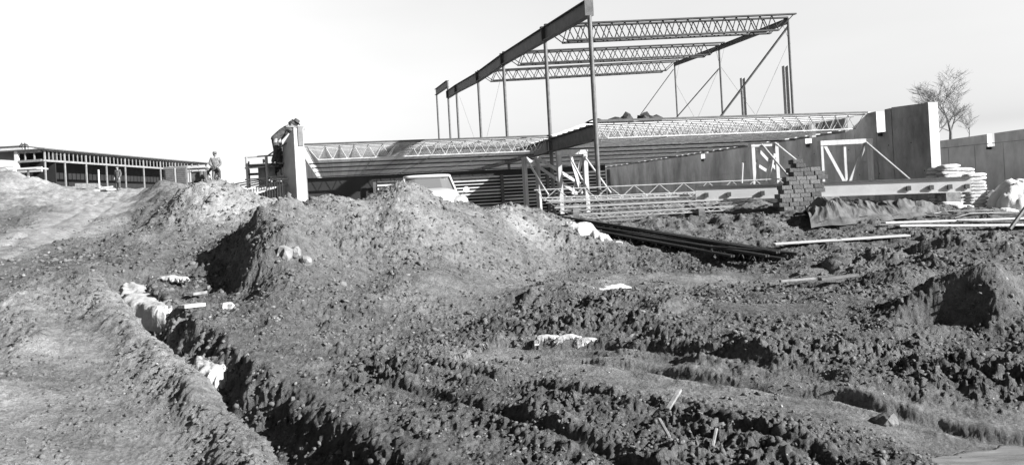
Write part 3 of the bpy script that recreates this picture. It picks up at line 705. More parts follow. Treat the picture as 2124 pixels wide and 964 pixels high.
# wall of horizontal boards standing under the left deck
lg = hall('board_wall', 'low wall of pale horizontal boards with dark gaps, standing in shade below the joist floor', 'board wall')
LY = 7.5
for x0, x1 in ((XL + 3.0, -5.1), (-5.0, -2.1), (-2.0, .1), (.2, 3.1)):
    m = MB()
    for k in range(15):
        z = .55 + k * .155
        m.box(((x0 + x1) / 2 + .02 * math.sin(k * 3 + x0), LY + .02 * (k % 2), z), (x1 - x0 - .06, .05, .062 + .02 * math.sin(k * 5 + x0)))
    m.build('board_panel', 'concrete_pale', lg)
for x in (XL + 2.9, -5.05, -2.05, .15, 3.2):
    m = MB(); m.box((x, LY - .08, 1.5), (.13, .1, 2.6)); m.build('post', 'steel_dark', lg)
m = MB(); m.box((-3.8, LY + .35, 1.55), (14.0, .06, 3.0)); m.build('backing', 'dark', lg)  # near-black sheet puts the shade behind the board gaps
# dark retaining wall closing the far side below the floor
bwall = hall('basement_wall', 'dark earth retaining wall far back below the joist floor', 'retaining wall')
m = MB(); m.box(((XL + XR) / 2, 44.5, 1.7), (XR - XL + 4, .3, 4.3)); m.build('wall', 'concrete', bwall)
m = MB(); m.box(((XL + XR) / 2, 44.2, 3.95), (XR - XL + 4, .2, .2)); m.build('wall_or_gap_plate', 'wood_grey', bwall)
mb = MB(); mb.box((XL - .34, 6.6 + (YEND - 6.6) / 2, (seat + DZ) / 2), (.08, YEND - 6.7, DZ - seat - .02)); _lw_gap_plate = mb  # added dark plate, hides the bright joist ends above the left wall
lw = hall('concrete_wall', 'concrete wall carrying the left joist ends, running away behind the pale pier', 'concrete wall')
ramp_wall('wall', 'concrete', XL - .4, .4, [(6.6, seat + .03), (YEND, seat + .03)], -.1, lw)
_lw_gap_plate.build('wall_or_gap_plate', 'steel_dark', lw)

# ------------------------------------------------------------------ left hand building, long and low
lb0 = P(96, 385, 64); VPx = 1185
def LBp(px, py):
    D = 64 * (VPx - 96) / (VPx - px); return P(px, py, D)
dv = Vector(((VPx - CX) / F, 1, 0)).normalized(); ang = math.atan2(-dv.x, dv.y)
bl = empty('long_building', (lb0.x, lb0.y, 0), 'long low building frame with pale posts, dark interior and a band of square openings', 'building', rz=ang)
Mi = Matrix.Rotation(-ang, 3, 'Z')
def bL(p): return Mi @ (Vector(p) - Vector((lb0.x, lb0.y, 0)))
zr = P(95, 309.5, 64).z; zf = P(95, 335, 64).z; zb_ = 3.6
cols = [96, 137, 181, 223, 262, 300, 335, 366, 397.5]
ys = [bL(LBp(c, 380)).y for c in cols]; yE = ys[-1]; yy2 = bL(LBp(430, 380)).y
for y in ys[:-1]:
    m = MB(); m.box((0, y, (zb_ + zf) / 2), (.10, .12, zf - zb_ + .1)); m.build('post', 'ply', bl)
m = MB(); m.box((.02, (ys[0] + yE) / 2, zf + .08), (.14, yE - ys[0] + .5, .17)); m.build('sill_beam', 'ply', bl)
m = MB(); m.box((.02, (ys[0] + yE) / 2, zr - .10), (.14, yE - ys[0] + .5, .10)); m.build('head_beam', 'ply', bl)
m = MB(); m.box((-4.4, (ys[0] + yE) / 2, zr + .0), (9.6, yE - ys[0] + 1.0, .10)); m.build('roof', 'steel_mid', bl)
for a, b in zip(ys, ys[1:]):
    n = 5
    m = MB(); m.box((.0, a, (zf + zr) / 2 + .02), (.09, .16, zr - zf - .31)); m.build('mullion', 'ply', bl)
    for k in range(1, n):
        m = MB(); m.box((.0, a + (b - a) * k / n, (zf + zr) / 2 + .02), (.07, .08, zr - zf - .31)); m.build('mullion', 'ply', bl)
m = MB(); m.box((-2.6, (ys[0] + yE) / 2, (zb_ + zr) / 2), (.15, yE - ys[0], zr - zb_ - .2)); m.build('inner_wall', 'dark', bl)  # coloured near black so the sun-reached interior still reads as shade
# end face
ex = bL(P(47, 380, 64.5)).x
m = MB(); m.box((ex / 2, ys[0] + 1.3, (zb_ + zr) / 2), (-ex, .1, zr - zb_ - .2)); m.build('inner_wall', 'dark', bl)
for zz, h in ((zr - .16, .22), (zf + .10, .2), (P(70, 352, 64).z, .42)):
    m = MB(); m.box((ex / 2 - .1, ys[0] - .22, zz), (-ex - .1, .2, h)); m.build('end_rail', 'pale' if h > .3 else 'wood_grey', bl)
for x in (ex * .33, ex * .68): 
    m = MB(); m.box((x, ys[0] - .2, (zf + zr) / 2), (.09, .12, zr - zf - .3)); m.build('mullion', 'wood_grey', bl)
m = MB(); m.box((ex, ys[0] - .2, (zb_ + zr) / 2), (.3, .25, zr - zb_)); m.build('post', 'white', bl)
# open timber bays at the far end
for y in (yE + .3, (yE + yy2) / 2, yy2):
    m = MB(); m.box((0, y, (zb_ + zr) / 2), (.16, .2, zr - zb_ - .15)); m.build('open_bay_post', 'wood_grey', bl)
    m = MB(); m.box((-4.0, y, (zb_ + zr) / 2), (.16, .2, zr - zb_ - .15)); m.build('open_bay_post', 'wood_grey', bl)
for zz in (zr - .1, zr - .45, zf + .1):
    m = MB(); m.box((0, (yE + yy2) / 2 + .2, zz), (.12, yy2 - yE, .10)); m.build('open_bay_rail', 'wood_grey', bl)
    m = MB(); m.box((-4, (yE + yy2) / 2 + .2, zz), (.12, yy2 - yE, .10)); m.build('open_bay_rail', 'wood_grey', bl)
    m = MB(); m.box((-2, yy2, zz), (4, .12, .10)); m.build('open_bay_rail', 'wood_grey', bl)
m = MB(); m.box((-1.9, (yE + yy2) / 2 + .3, zr + .02), (4.6, yy2 - yE + .9, .07)); m.build('open_bay_roof', 'steel_mid', bl)

# pale flat-roofed block and blockwork wall at the far left
bb = P(48, 380, 78)
pb = empty('flat_roofed_building', (bb.x, bb.y, 0), 'pale windowless flat roofed building at the far left edge', 'building')
zt_ = P(30, 305, 78).z; zm = P(30, 321, 78).z
m = MB(); m.box((-6, 4, (3.5 + zm) / 2), (12, 8, zm - 3.5)); m.build('wall', 'white', pb)
m = MB(); m.box((-6, 4, (zm + zt_) / 2 + .003), (12.3, 8.3, zt_ - zm)); m.build('parapet', 'concrete_pale', pb)
m = MB(); m.box((-6, 4, zt_ + .06), (12.5, 8.5, .1)); m.build('coping', 'steel_mid', pb)
b2 = P(30, 360, 60)
kw = empty('block_wall', (b2.x, b2.y, 0), 'grey blockwork wall at the left edge in front of the pale flat roofed building', 'wall')
z1 = P(0, 331, 60).z; z2 = P(30, 339, 60).z
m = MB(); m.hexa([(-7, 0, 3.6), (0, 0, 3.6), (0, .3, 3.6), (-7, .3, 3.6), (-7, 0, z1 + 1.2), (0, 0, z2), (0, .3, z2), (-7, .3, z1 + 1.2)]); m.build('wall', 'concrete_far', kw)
for k in range(7):
    m = MB(); m.box((-3.5, -.005, z2 - .25 - k * .25), (6.98, .01, .03)); m.build('mortar_line', 'steel_mid', kw)
cp = P(78, 353, 62.5)
can = empty('loading_canopy', (cp.x, cp.y, 0), 'thin white slab canopy with two pale posts left of the long building', 'canopy')
m = MB(); m.box((-1.4, .0, P(60, 351, 62.5).z), (3.6, 1.6, .10)); m.build('slab', 'white', can)
for x in (-2.7, -.6): m = MB(); m.box((x, -.3, (3.7 + P(60, 351, 62.5).z) / 2), (.12, .12, P(60, 351, 62.5).z - 3.75)); m.build('post', 'white', can)

# pale rise beyond, its distance haze put into the colour
hv = MB(); nx, ny = 50, 14; vs = []; fs = []
for j in range(ny + 1):
    for i in range(nx + 1):
        x = -110 + 110 * i / nx; yy = 125 + 60 * j / ny
        vs.append((x, yy, 4.5 + 4.4 * math.sin(math.pi * min(1, j / ny * .9 + .02)) * math.exp(-((x + 62) / 20) ** 2) + .3 * math.sin(x * .7 + yy * .3)))
for j in range(ny):
    for i in range(nx): q = j * (nx + 1) + i; fs.append((q, q + 1, q + nx + 2, q + nx + 1))
hv.add(vs, fs); o = hv.build('hills', 'sand', smooth=True); tag(o, 'pale rise beyond the site with haze put into its colour', kind='structure')
# ------------------------------------------------------------------ steel lying about the site
def ground_under(p): return GS(p.x, p.y)
lg = empty('steel_girder', P(1725, 400, 27), 'long pale steel girder lying on the ground behind the block pile and tarpaulin', 'girder')
L0 = lg.location
a = P(1442, 388, 27.0); b = P(2012, 368, 25.8); hh = .50
a.z -= hh / 2; b.z -= hh / 2
m = MB(); m.ibeam(a - L0, b - L0, .12, hh, .04); m.build('girder_body', 'girder_web', lg)
m = MB(); m.bar(a - L0 + Vector((0, -.005, hh / 2 + .004)), b - L0 + Vector((0, -.005, hh / 2 + .004)), .14, .05); m.build('top_flange', 'steel_dark', lg)
d = (b - a).normalized(); nn = Vector((d.y, -d.x, 0)).normalized()
for f in (.04, .125, .25, .36, .78, .86, .925, .985):
    c = a + (b - a) * f - L0 + nn * .07
    m = MB(); m.box(c + Vector((0, 0, -.05)), (.14, .08, .16), rz=math.atan2(d.y, d.x)); m.build('lug', 'steel_dark', lg)
for f in (.06, .5, .93):
    c = a + (b - a) * f - L0; g = GS(a.x + (b.x - a.x) * f, a.y + (b.y - a.y) * f)
    zb = (a.z + (b.z - a.z) * f) - hh / 2 - .003
    m = MB(); m.box(Vector((c.x, c.y, (zb + g - .25) / 2 - L0.z)), (.5, .3, zb - g + .25)); m.build('timber_sleeper', 'wood_grey', lg)

def lying_joist(ends, depth, n, mtl, label, chord=.05, rod=.014, flat=False, group='open web joists lying on the ground', cut=.35, upv=None, dsgn=1):
    a = P(*ends[0]); b = P(*ends[1]); mid = (a + b) / 2
    r = empty('open_web_joist', mid, label, 'steel joist', group)
    A = a - mid; B = b - mid; dd = (B - A); Ln = dd.length; dd.normalize()
    side = Vector((dd.y, -dd.x, 0)).normalized(); up = side.cross(dd).normalized()
    if up.z < 0: up = -up
    drop = (-up if not flat else side * .9 - up * .12) * depth
    thick = side if not flat else up
    def chordbar(p, q, nm):
        t = MB()
        for sg in (-1, 1): t.bar(p + thick * sg * chord * .7, q + thick * sg * chord * .7, chord * .9, chord, up)
        t.build(nm, mtl, r)
    chordbar(A, B, 'top_chord'); chordbar(A + dd * cut + drop, B - dd * cut + drop, 'bottom_chord')
    t = MB(); pts = [A + dd * .1]; A2 = A + dd * cut + drop; B2 = B - dd * cut + drop
    for k in range(n + 1):
        pts.append(A2 + (B2 - A2) * (k / n))
        if k < n: pts.append(A2 + (B2 - A2) * ((k + .5) / n) - drop)
    pts.append(B - dd * .1)
    for p, q in zip(pts, pts[1:]): t.tube(p, q, rod, n=5, cap=False)
    t.build('web', mtl, r); return r
lying_joist(((1108, 394, 27.2), (1700, 367, 29.8)), .40, 11, 'steel_pale', 'longest thin joist set upright behind the lying joists, its web zigzag showing', .03, .017)
lying_joist(((1118, 411, 26.2), (1452, 398, 27.4)), .13, 12, 'steel_pale', 'uppermost bright joist of the lying stack, in front of the tall column', .035, .014)
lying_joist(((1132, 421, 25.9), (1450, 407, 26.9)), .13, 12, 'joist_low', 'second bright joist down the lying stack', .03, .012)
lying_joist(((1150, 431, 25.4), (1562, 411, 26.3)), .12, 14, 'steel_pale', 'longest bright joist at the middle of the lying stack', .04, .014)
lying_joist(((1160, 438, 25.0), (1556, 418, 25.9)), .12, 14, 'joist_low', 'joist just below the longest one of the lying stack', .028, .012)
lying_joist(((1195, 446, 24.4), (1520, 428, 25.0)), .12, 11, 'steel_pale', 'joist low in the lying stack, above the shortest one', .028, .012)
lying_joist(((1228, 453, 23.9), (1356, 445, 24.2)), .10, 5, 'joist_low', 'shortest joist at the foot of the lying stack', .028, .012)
for i, (px, D, lb) in enumerate(((1185, 25.6, 'left timber sleeper under the lying joists'), (1430, 26.2, 'right timber sleeper under the lying joists'))):
    g = G(px, D); m = MB(); m.bar(g + Vector((0, -1.6, .12)), g + Vector((.3, 1.8, .35)), .2, .25); tag(recenter(m.build('timber_sleeper', 'wood_grey')), lb, 'sleeper')

# dark bundle of joists sloping down to the right
Lb = [(1168, 447, 24.5), (1640, 521, 15.9)]
k = 0
labs = ['topmost joist of the dark bundle sloping down to the right', 'second joist of the dark bundle, just under its top', 'middle joist of the dark bundle', 'fourth joist down in the dark bundle', 'lowest joist of the dark bundle, resting on the mud', 'front joist leaning on the near side of the dark bundle', 'short dark joist poking out at the right foot of the bundle']
for k in range(7):
    x0 = 1168 + k * 4; dy = k * 6.0
    e0 = (x0 + (0, 22, -6, 14, 5, 0, 0)[k], 450 + k * 5.5, 24.4 - k * .25); e1 = (1644 - (0, 30, 8, 52, 20, 0, 0)[k], 525 + k * 2.2 + (0, -4, 2, -1, 3, 0, 0)[k], 15.9 - k * .12)
    if k == 5: e0, e1 = (1235, 478, 22), (1520, 531, 16.2)
    if k == 6: e0, e1 = (1480, 512, 17), (1655, 526, 15.6)
    lying_joist((e0, e1), .26, 22 if k < 5 else 9, 'steel_black', labs[k], .045, .02, False, 'joists in the dark bundle', .3)
m = MB()
aa = P(1172, 452, 24.5); b2 = P(1640, 522, 16.0); 
for k in range(26):
    o1 = Vector((0, -.35 + .055 * k, -.04 - .05 * ((k * 7) % 9))); o2 = Vector((-.1 * (k % 4), .12 * math.sin(k), .03 * math.sin(k * 2.3)))
    m.bar(aa + o1, b2 + o1 + o2, .035, .03)
o = m.build('reinforcing_bars', 'steel_black'); tag(recenter(o), 'dark long steel bars packed inside the dark joist bundle', 'steel bars')

# pile of cinder blocks: stepped courses
random.seed(5)
blk = None; BW, BD, BH = .36, .24, .142
pb0 = P(1611, 410, 25.0); n = 0
gz0 = GS(pb0.x + .8, pb0.y + .3) - .06
prof_l = [0, 0, 0, 0, .03, .05, .15, .25, .33, .42, .48, .55, .6]; prof_r = [1.8, 1.8, 1.78, 1.78, 1.75, 1.75, 1.78, 1.7, 1.72, 1.55, 1.45, 1.2, 1.1]
for c in range(13):
    z = gz0 + c * BH
    for row in range(3):
        x = prof_l[c] + (row * .06) + random.uniform(-.03, .03) + (.15 if c % 2 else 0)
        xe = prof_r[c] - row * .03
        while x + BW * .6 < xe:
            if blk is None:
                m = MB(); m.box((0, 0, BH / 2), (BW - .007, BD - .006, BH - .004)); blk = m.build('cinder_block', 'block', bevel=.008); o = blk
                tag(o, 'grey cinder block in the stepped pile beside the long pale girder', 'block', 'cinder blocks in the stepped pile')
            else: o = blk.copy(); COL.objects.link(o)
            o.location = (pb0.x + x + BW / 2, pb0.y + row * (BD + .02) + (x + BW / 2) * .12 + random.uniform(-.018, .018), z)
            o.rotation_euler = (0, 0, random.uniform(-.04, .04) + .12)
            x += BW + random.choice((0.0, .0, .004, .01, .03)); n += 1

# pale sacks: a tall pile behind the girder end, a lower pile beside it
def sack_mesh():
    bm = bmesh.new(); bmesh.ops.create_cube(bm, size=1); bmesh.ops.subdivide_edges(bm, edges=bm.edges, cuts=5, use_grid_fill=True)
    for v in bm.verts:
        x, y, z = v.co * 2; k = (1 - abs(x) ** 4 * .45) * (1 - abs(y) ** 4 * .45)
        v.co = Vector((x * .34 * (1 - .06 * y * y), y * .21 * (1 - .05 * x * x), z * .075 * k + .012 * math.sin(x * 5 + y * 3)))
    me = bpy.data.meshes.new('cement_sack'); bm.to_mesh(me); bm.free(); me.materials.append(M['bag'])
    for p in me.polygons: p.use_smooth = True
    return me
sm_ = sack_mesh()
def sack(p, rz, lb, g):
    o = bpy.data.objects.new('cement_sack', sm_); COL.objects.link(o); o.location = p; o.rotation_euler = (random.uniform(-.06, .06), random.uniform(-.08, .08), rz); tag(o, lb, 'sack', g)
gq = P(1962, 370, 26.9)
for col, (px, top, D) in enumerate(((1948, 349, 27.0), (1967, 338, 26.7), (1998, 345, 26.8))):
    p = P(px, 372, D); zt = P(px, top, D).z; z = GS(p.x, p.y) + .04
    while z < zt - .07:
        if zt - z < 1.05 or True:
            sack((p.x + random.uniform(-.04, .04), p.y + random.uniform(-.03, .03), z + .04), random.uniform(-.15, .15), 'pale cement sack in the pile behind the right end of the long girder', 'cement sacks behind the girder end')
        z += .118
p = P(2022, 400, 26.0); z = GS(p.x, p.y) + .03; zt = P(2022, 360, 26).z
while z < zt - .05:
    sack((p.x + random.uniform(-.03, .03), p.y, z + .03), random.uniform(-.1, .1), 'pale cement sack in the lower pile just right of the girder end', 'cement sacks right of the girder end'); z += .118
p = P(1992, 404, 25.0); sack((p.x, p.y, GS(p.x, p.y) + .1), .2, 'single pale sack lying on the ground below the girder end', 'loose cement sacks')
p = P(1985, 396, 25.25); sack((p.x - .2, p.y + .1, GS(p.x, p.y) + .2), -.1, 'upper loose sack leaning below the girder end', 'loose cement sacks')

def lump(name, c, rx, ry, h, m, label, cat, seed=0, kind=None, n=40, sink=.05, sharp=1.0, group=None):
    """irregular heap following the ground"""
    vs = []; fs = []
    xs = np.linspace(-1.25, 1.25, n); XX, YY = np.meshgrid(xs, xs)
    wx = c[0] + XX * rx; wy = c[1] + YY * ry
    nn_ = pn(XX * 1.6 + seed * 3.3, YY * 1.6 - seed) * .55 + pn(XX * 4 + seed, YY * 4) * .25 + pn(XX * 9 + seed, YY * 9) * .12
    q = np.sqrt(XX ** 2 + YY ** 2) + nn_
    prof = np.clip(1 - q, -.3, 1)
    z = H(wx, wy, h > .3).reshape(wx.shape) + (.02 if h < .3 else 0)
    z = z + np.where(prof > 0, np.power(np.maximum(prof, 0), .6) * h * sharp + h * .15 * nn_, prof * .3) - sink * (prof <= 0)
    keep = prof > -.12
    idx = -np.ones(n * n, int); 
    for j in range(n - 1):
        for i in range(n - 1):
            q4 = [j * n + i, j * n + i + 1, (j + 1) * n + i + 1, (j + 1) * n + i]
            if all(keep.ravel()[k] for k in q4): fs.append(tuple(q4))
    V = np.stack([wx.ravel(), wy.ravel(), z.ravel()], -1)
    used = sorted({k for f in fs for k in f}); mp = {k: i for i, k in enumerate(used)}
    m_ = MB(); m_.add([tuple(V[k]) for k in used], [tuple(mp[k] for k in f) for f in fs])
    # close underneath so the heap is solid
    o = m_.build(name, m, smooth=True)
    sd_ = o.modifiers.new('thickness', 'SOLIDIFY'); sd_.thickness = .06; sd_.offset = -1
    tag(recenter(o), label, cat, group, kind); return o
g = G(2150, 25.5); lump('sand_heap', (g.x, g.y), 1.55, 1.0, 1.15, 'sand', 'bright white sand heap at the right edge before the far wall', 'sand heap', 2, n=60)
g = G(2090, 24.6); lump('sand_heap', (g.x, g.y), .5, .35, .2, 'sand', 'small low spill of white sand in front of the big heap', 'sand heap', 3)

# tarpaulin over something low
def tarp():
    n1, n2 = 90, 34; fs = []
    u, v = np.meshgrid(np.linspace(0, 1, n1), np.linspace(0, 1, n2), indexing='ij')
    px = 1668 + u * 282; D0 = 23.0 + u * .8
    crest = .62 * np.exp(-((u - .17) / .13) ** 2) + .36 * np.exp(-((u - .42) / .2) ** 2) + .34 * np.exp(-((u - .78) / .15) ** 2) + .08
    y = D0 + (v - .5 + .05 * np.sin(u * 23) * (v < .1)) * 2.3 * (1 - .35 * u); x = (px - CX) / F * D0 + .18 * np.sin(v * 3 + u * 5) - .3 * (1 - u) * (1 - v)
    prof = np.maximum(np.sin(math.pi * np.minimum(1, v * 1.0)), 0) ** 1.15
    fold = .05 * np.sin(u * 60 + v * 9) * np.exp(-((u - .1) / .12) ** 2) + .03 * np.sin(u * 42 - v * 12) * np.exp(-((u - .7) / .18) ** 2) + .05 * pn(u * 14.0, v * 4.0 + u * 5)
    ridg = .16 * (1 - 2.2 * np.abs(pn(u * 9.0 + v * 1.5, v * 2.2 - u * 4))) + .07 * (1 - 2.2 * np.abs(pn(u * 24.0 - v * 3, v * 5.0 + u * 8)))
    z = H(x, y, False).reshape(x.shape) + .02 + crest * prof * .62 + (fold + ridg * .75) * (prof * .9 + .1)
    vs = list(zip(x.ravel().tolist(), y.ravel().tolist(), z.ravel().tolist()))
    for i in range(n1 - 1):
        for j in range(n2 - 1): q = i * n2 + j; fs.append((q, q + 1, q + n2 + 1, q + n2))
    m = MB(); m.add(vs, fs); o = m.build('tarpaulin', 'tarp', smooth=False)
    s_ = o.modifiers.new('thickness', 'SOLIDIFY'); s_.thickness = .012
    tag(recenter(o), 'crumpled grey tarpaulin thrown over a low heap in front of the long girder', 'tarpaulin')
tarp()

# timber bucks (braced door frames)
def buck(name_lbl, px0, px1, ytop, ybot, D, posts=(0, 1), braces=(), head=.16, pw=.13, deep=.0, mid=None, cat='timber frame', rake=()):
    a = P(px0, ybot, D); b = P(px1, ybot, D + .25); r = empty('timber_buck', (a + b) / 2, name_lbl, cat, 'braced timber frames standing by the concrete wall')
    O = r.location
    w = (b - a).length; ax = Vector((b.x - a.x, b.y - a.y, 0)).normalized(); ny = Vector((-ax.y, ax.x, 0))
    zt = P((px0 + px1) / 2, ytop, D + .12).z - O.z; zb = -.75
    A = a - O; B = b - O; A.z = B.z = 0
    def pt(f, g, off=0.0): q = A + (B - A) * f + ny * off; q.z = -.05 + (zt + .05) * g; return q
    for f in posts:
        q0 = A + (B - A) * f; q0.z = zb; q1 = A + (B - A) * f; q1.z = zt - head
        m = MB(); m.bar(q0, q1, pw, .22 if f in (0, 1) else .08, up=ny); m.build('post', 'wood', r)
    if head:
        q0 = A.copy(); q1 = B.copy(); q0.z = q1.z = zt - head / 2
        m = MB(); m.bar(q0 - ax * pw * .6, q1 + ax * pw * .6, .26, head); m.build('header', 'wood', r)
    for (f0, g0, f1, g1, off) in braces:
        m = MB(); m.bar(pt(f0, g0, off), pt(f1, g1, off), .035, .13, up=ax.cross(Vector((0, 0, 1)))); 
        m = MB(); p0 = pt(f0, g0, off); p1 = pt(f1, g1, off); m.bar(p0, p1, .12, .04, up=ny); m.build('brace', 'wood', r)
    for (f0, g0, f1, g1, fw) in rake:
        p0 = pt(f0, g0, -.15); p1 = pt(f1, g1, -fw); m = MB(); m.bar(p0, p1, .045, .1, up=ny); m.build('raking_prop', 'wood', r)
    return r
buck('leaning set of raw timber posts and diagonals, leftmost of the timber frames', 1091, 1118, 326, 404, 29.4, (0, 1), ((.1, .98, 4.0, 0, -.06), (.9, .98, 4.2, .25, -.12)), head=0, pw=.12, rake=((.0, .98, .9, .0, .9),))
buck('narrow timber door frame left of the tallest column', 1163, 1217, 312, 402, 29.0, (0, 1), ((.85, .8, .45, .02, -.06), (.4, .9, .75, .02, -.16)), pw=.16, rake=((.95, .85, 1.55, .0, 1.1), (.35, .9, .75, .0, 1.1)))
buck('timber frame with crossed braces left of the block pile', 1563, 1612, 296, 374, 30.5, (0, 1), ((.2, .85, .95, .3, -.06), (.9, .7, .5, .0, -.1), (.0, .5, .6, .25, -.06)), pw=.15, rake=((.35, .95, 1.0, .0, 1.0), (.9, .98, 1.5, .35, 1.0), (-.5, .5, -.5, .0, 0)))
buck('widest timber frame with a V of braces, right of the block pile', 1706, 1808, 290, 378, 28.6, (0, .48, 1), ((.06, .9, .44, .0, -.07), (.9, .9, .52, .0, -.07)), pw=.10, head=.18, rake=((.88, .92, 1.35, .0, 1.3),))

# ------------------------------------------------------------------ planks, poles, debris
def plank(name, e0, e1, w, h, m, label, cat, group=None, rest=False):
    if name in ('stick', 'pipe') or (name == 'plank' and e0[2] < 12):
        D_ = Dg(e0[0], max(e0[1], e1[1])); k_ = D_ / max(e0[2], e1[2]) ; e0 = (e0[0], e0[1], e0[2] * k_); e1 = (e1[0], e1[1], e1[2] * k_)
    a = P(*e0); b = P(*e1)
    if rest: a.z = GS(a.x, a.y) + h / 2 + .05; b.z = GS(b.x, b.y) + h / 2 + .05
    q = MB(); q.bar(a, b, w, h); o = q.build(name, m, bevel=.004); return tag(recenter(o), label, cat, group)
plank('plank', (1606, 506, Dg(1606, 510) - .2), (1884, 488, Dg(1884, 496) - .2), .30, .04, 'white', 'long bright white plank lying on the mud at the right foot of the dark bundle', 'plank')
plank('plank', (1832, 462, 21.6), (2140, 452, 22.4), .22, .05, 'wood', 'upper of two long pale planks lying near the right edge', 'plank', 'planks by the right edge')
plank('plank', (1860, 468, 20.7), (2150, 466, 21.0), .3, .05, 'wood', 'lower of two long pale planks lying near the right edge', 'plank', 'planks by the right edge')
plank('plank', (1985, 458, 21.9), (2160, 462, 21.3), .25, .05, 'wood_grey', 'grey plank lying across the two pale planks at the right edge', 'plank', 'planks by the right edge')
def rod(name, pts, r, m, label, cat, group=None):
    q = MB(); ps = [P(*p) for p in pts]
    for a, b in zip(ps, ps[1:]): q.tube(a, b, r, n=7)
    return tag(recenter(q.build(name, m)), label, cat, group)
rod('pole', [(2094, 476, 18.6), (2136, 418, 18.9)], .05, 'steel_dark', 'dark pole leaning at the right edge of the site', 'pole')
for k, (pts, lb) in enumerate((([(1880, 455, 22.6), (1935, 444, 22.9), (1985, 447, 22.8), (2050, 444, 23), (2124, 446, 23)], 'bent dark rod arching over the mud above the pale planks'),
                ([(1900, 452, 22.9), (1960, 438, 23.3), (2060, 436, 23.4)], 'thin rod highest above the pale planks at the right'),
                ([(1980, 452, 22.4), (2010, 443, 22.8), (2124, 440, 23.2)], 'thin rod curving behind the grey plank at the right'))):
    rod('steel_rod', pts, .018, 'steel_mid' if k else 'steel_black', lb, 'rod', 'loose rods by the right edge')
plank('stick', (1385, 848, 6.0), (1410, 808, 6.35), .035, .02, 'wood_grey', 'thin pale lath poking up from the lower right mud', 'stick')
plank('stick', (1367, 868, 5.6), (1388, 905, 5.25), .022, .02, 'wood_grey', 'short splinter lying below the thin pale lath', 'stick')
plank('stick', (1478, 925, 5.1), (1486, 888, 5.3), .02, .015, 'wood_grey', 'small upright splinter near the bottom right', 'stick')
plank('stick', (1618, 583, 12.4), (1690, 577, 12.8), .05, .04, 'wood_grey', 'pale left piece of lath lying on the right hand mud', 'stick')
plank('stick', (1700, 579, 12.6), (1778, 570, 13.0), .09, .05, 'steel_mid', 'grey right piece of pipe lying beyond the pale lath', 'pipe')
plank('plank', (376, 636, 9.6), (420, 631, 9.9), .13, .05, 'wood', 'short pale board end lying above the trench near the snow', 'plank')
plank('plank', (395, 610, 10.5), (424, 606, 10.8), .10, .04, 'wood_grey', 'small grey board end behind the short pale one', 'plank')

def rock(px, py, D, s, label, m='stone', seed=0, flat=.7, name='stone', rot=0, sxyz=(1, 1, 1), group=None, cat='stone'):
    D = Dg(px, py + s * F / D * .25); p = P(px, py, D); rg = random.Random(seed); bm = bmesh.new(); bmesh.ops.create_icosphere(bm, subdivisions=2, radius=1)
    o1 = Vector((rg.uniform(0, 9), rg.uniform(0, 9), rg.uniform(0, 9)))
    from mathutils import noise as mn
    for v in bm.verts:
        n_ = v.co.normalized(); k = 1 + .5 * mn.noise(n_ * 1.3 + o1) + .3 * mn.noise(n_ * 3 + o1); c = n_ * k
        for ax_ in range(3): c[ax_] = max(-.88, min(.88, c[ax_]))
        v.co = Vector((c.x * s * sxyz[0], c.y * s * sxyz[1], c.z * s * flat * sxyz[2]))
    me = bpy.data.meshes.new(name); bm.to_mesh(me); bm.free(); me.materials.append(M[m]); o = bpy.data.objects.new(name, me); COL.objects.link(o)
    o.location = (p.x, p.y, p.z - s * flat * .25); o.rotation_euler = (0, 0, rot)
    return tag(o, label, cat, group)
rock(590, 527, 11.35, .15, 'large pale boulder bedded in the left face of the front mound', seed=1, flat=1.5)
rock(636, 540, 11.3, .10, 'smaller pale boulder right of the large one in the front mound', seed=2, flat=1.2)
rock(613, 520, 11.6, .09, 'pale stone between the two boulders of the front mound', seed=3, flat=1.2)
rock(472, 642, 9.3, .11, 'jagged white lump of broken concrete beside the dark hollow', m='concrete_pale', seed=4, flat=1.5)
rock(484, 663, 9.1, .12, 'low flat grey slab piece below the white concrete lump', m='stone', seed=5, flat=.7, sxyz=(1.7, .7, .7))
rock(516, 638, 9.7, .13, 'dark broken pipe end lying right of the white concrete lump', m='steel_dark', seed=6, flat=.9)
rock(584, 666, 9.0, .06, 'small white stone right of the dark hollow', m='snow', seed=7, flat=.5, sxyz=(1.5, .8, .7))
rock(846, 570, 11.1, .05, 'small round pale stone on the front mound slope', seed=8)
rock(755, 643, 9.7, .09, 'flat pale stone at the foot of the front mound', seed=9, flat=.5)
rock(2080, 577, 10.5, .06, 'pale stone on top of the dark heap at the right', seed=10)
rock(1838, 868, 5.0, .09, 'dark rounded stone at the edge of the smooth lower right track', m='clod', seed=11)
rock(45, 608, 9.9, .05, 'pale stone on the rut edge at the far left', seed=13, flat=.8)

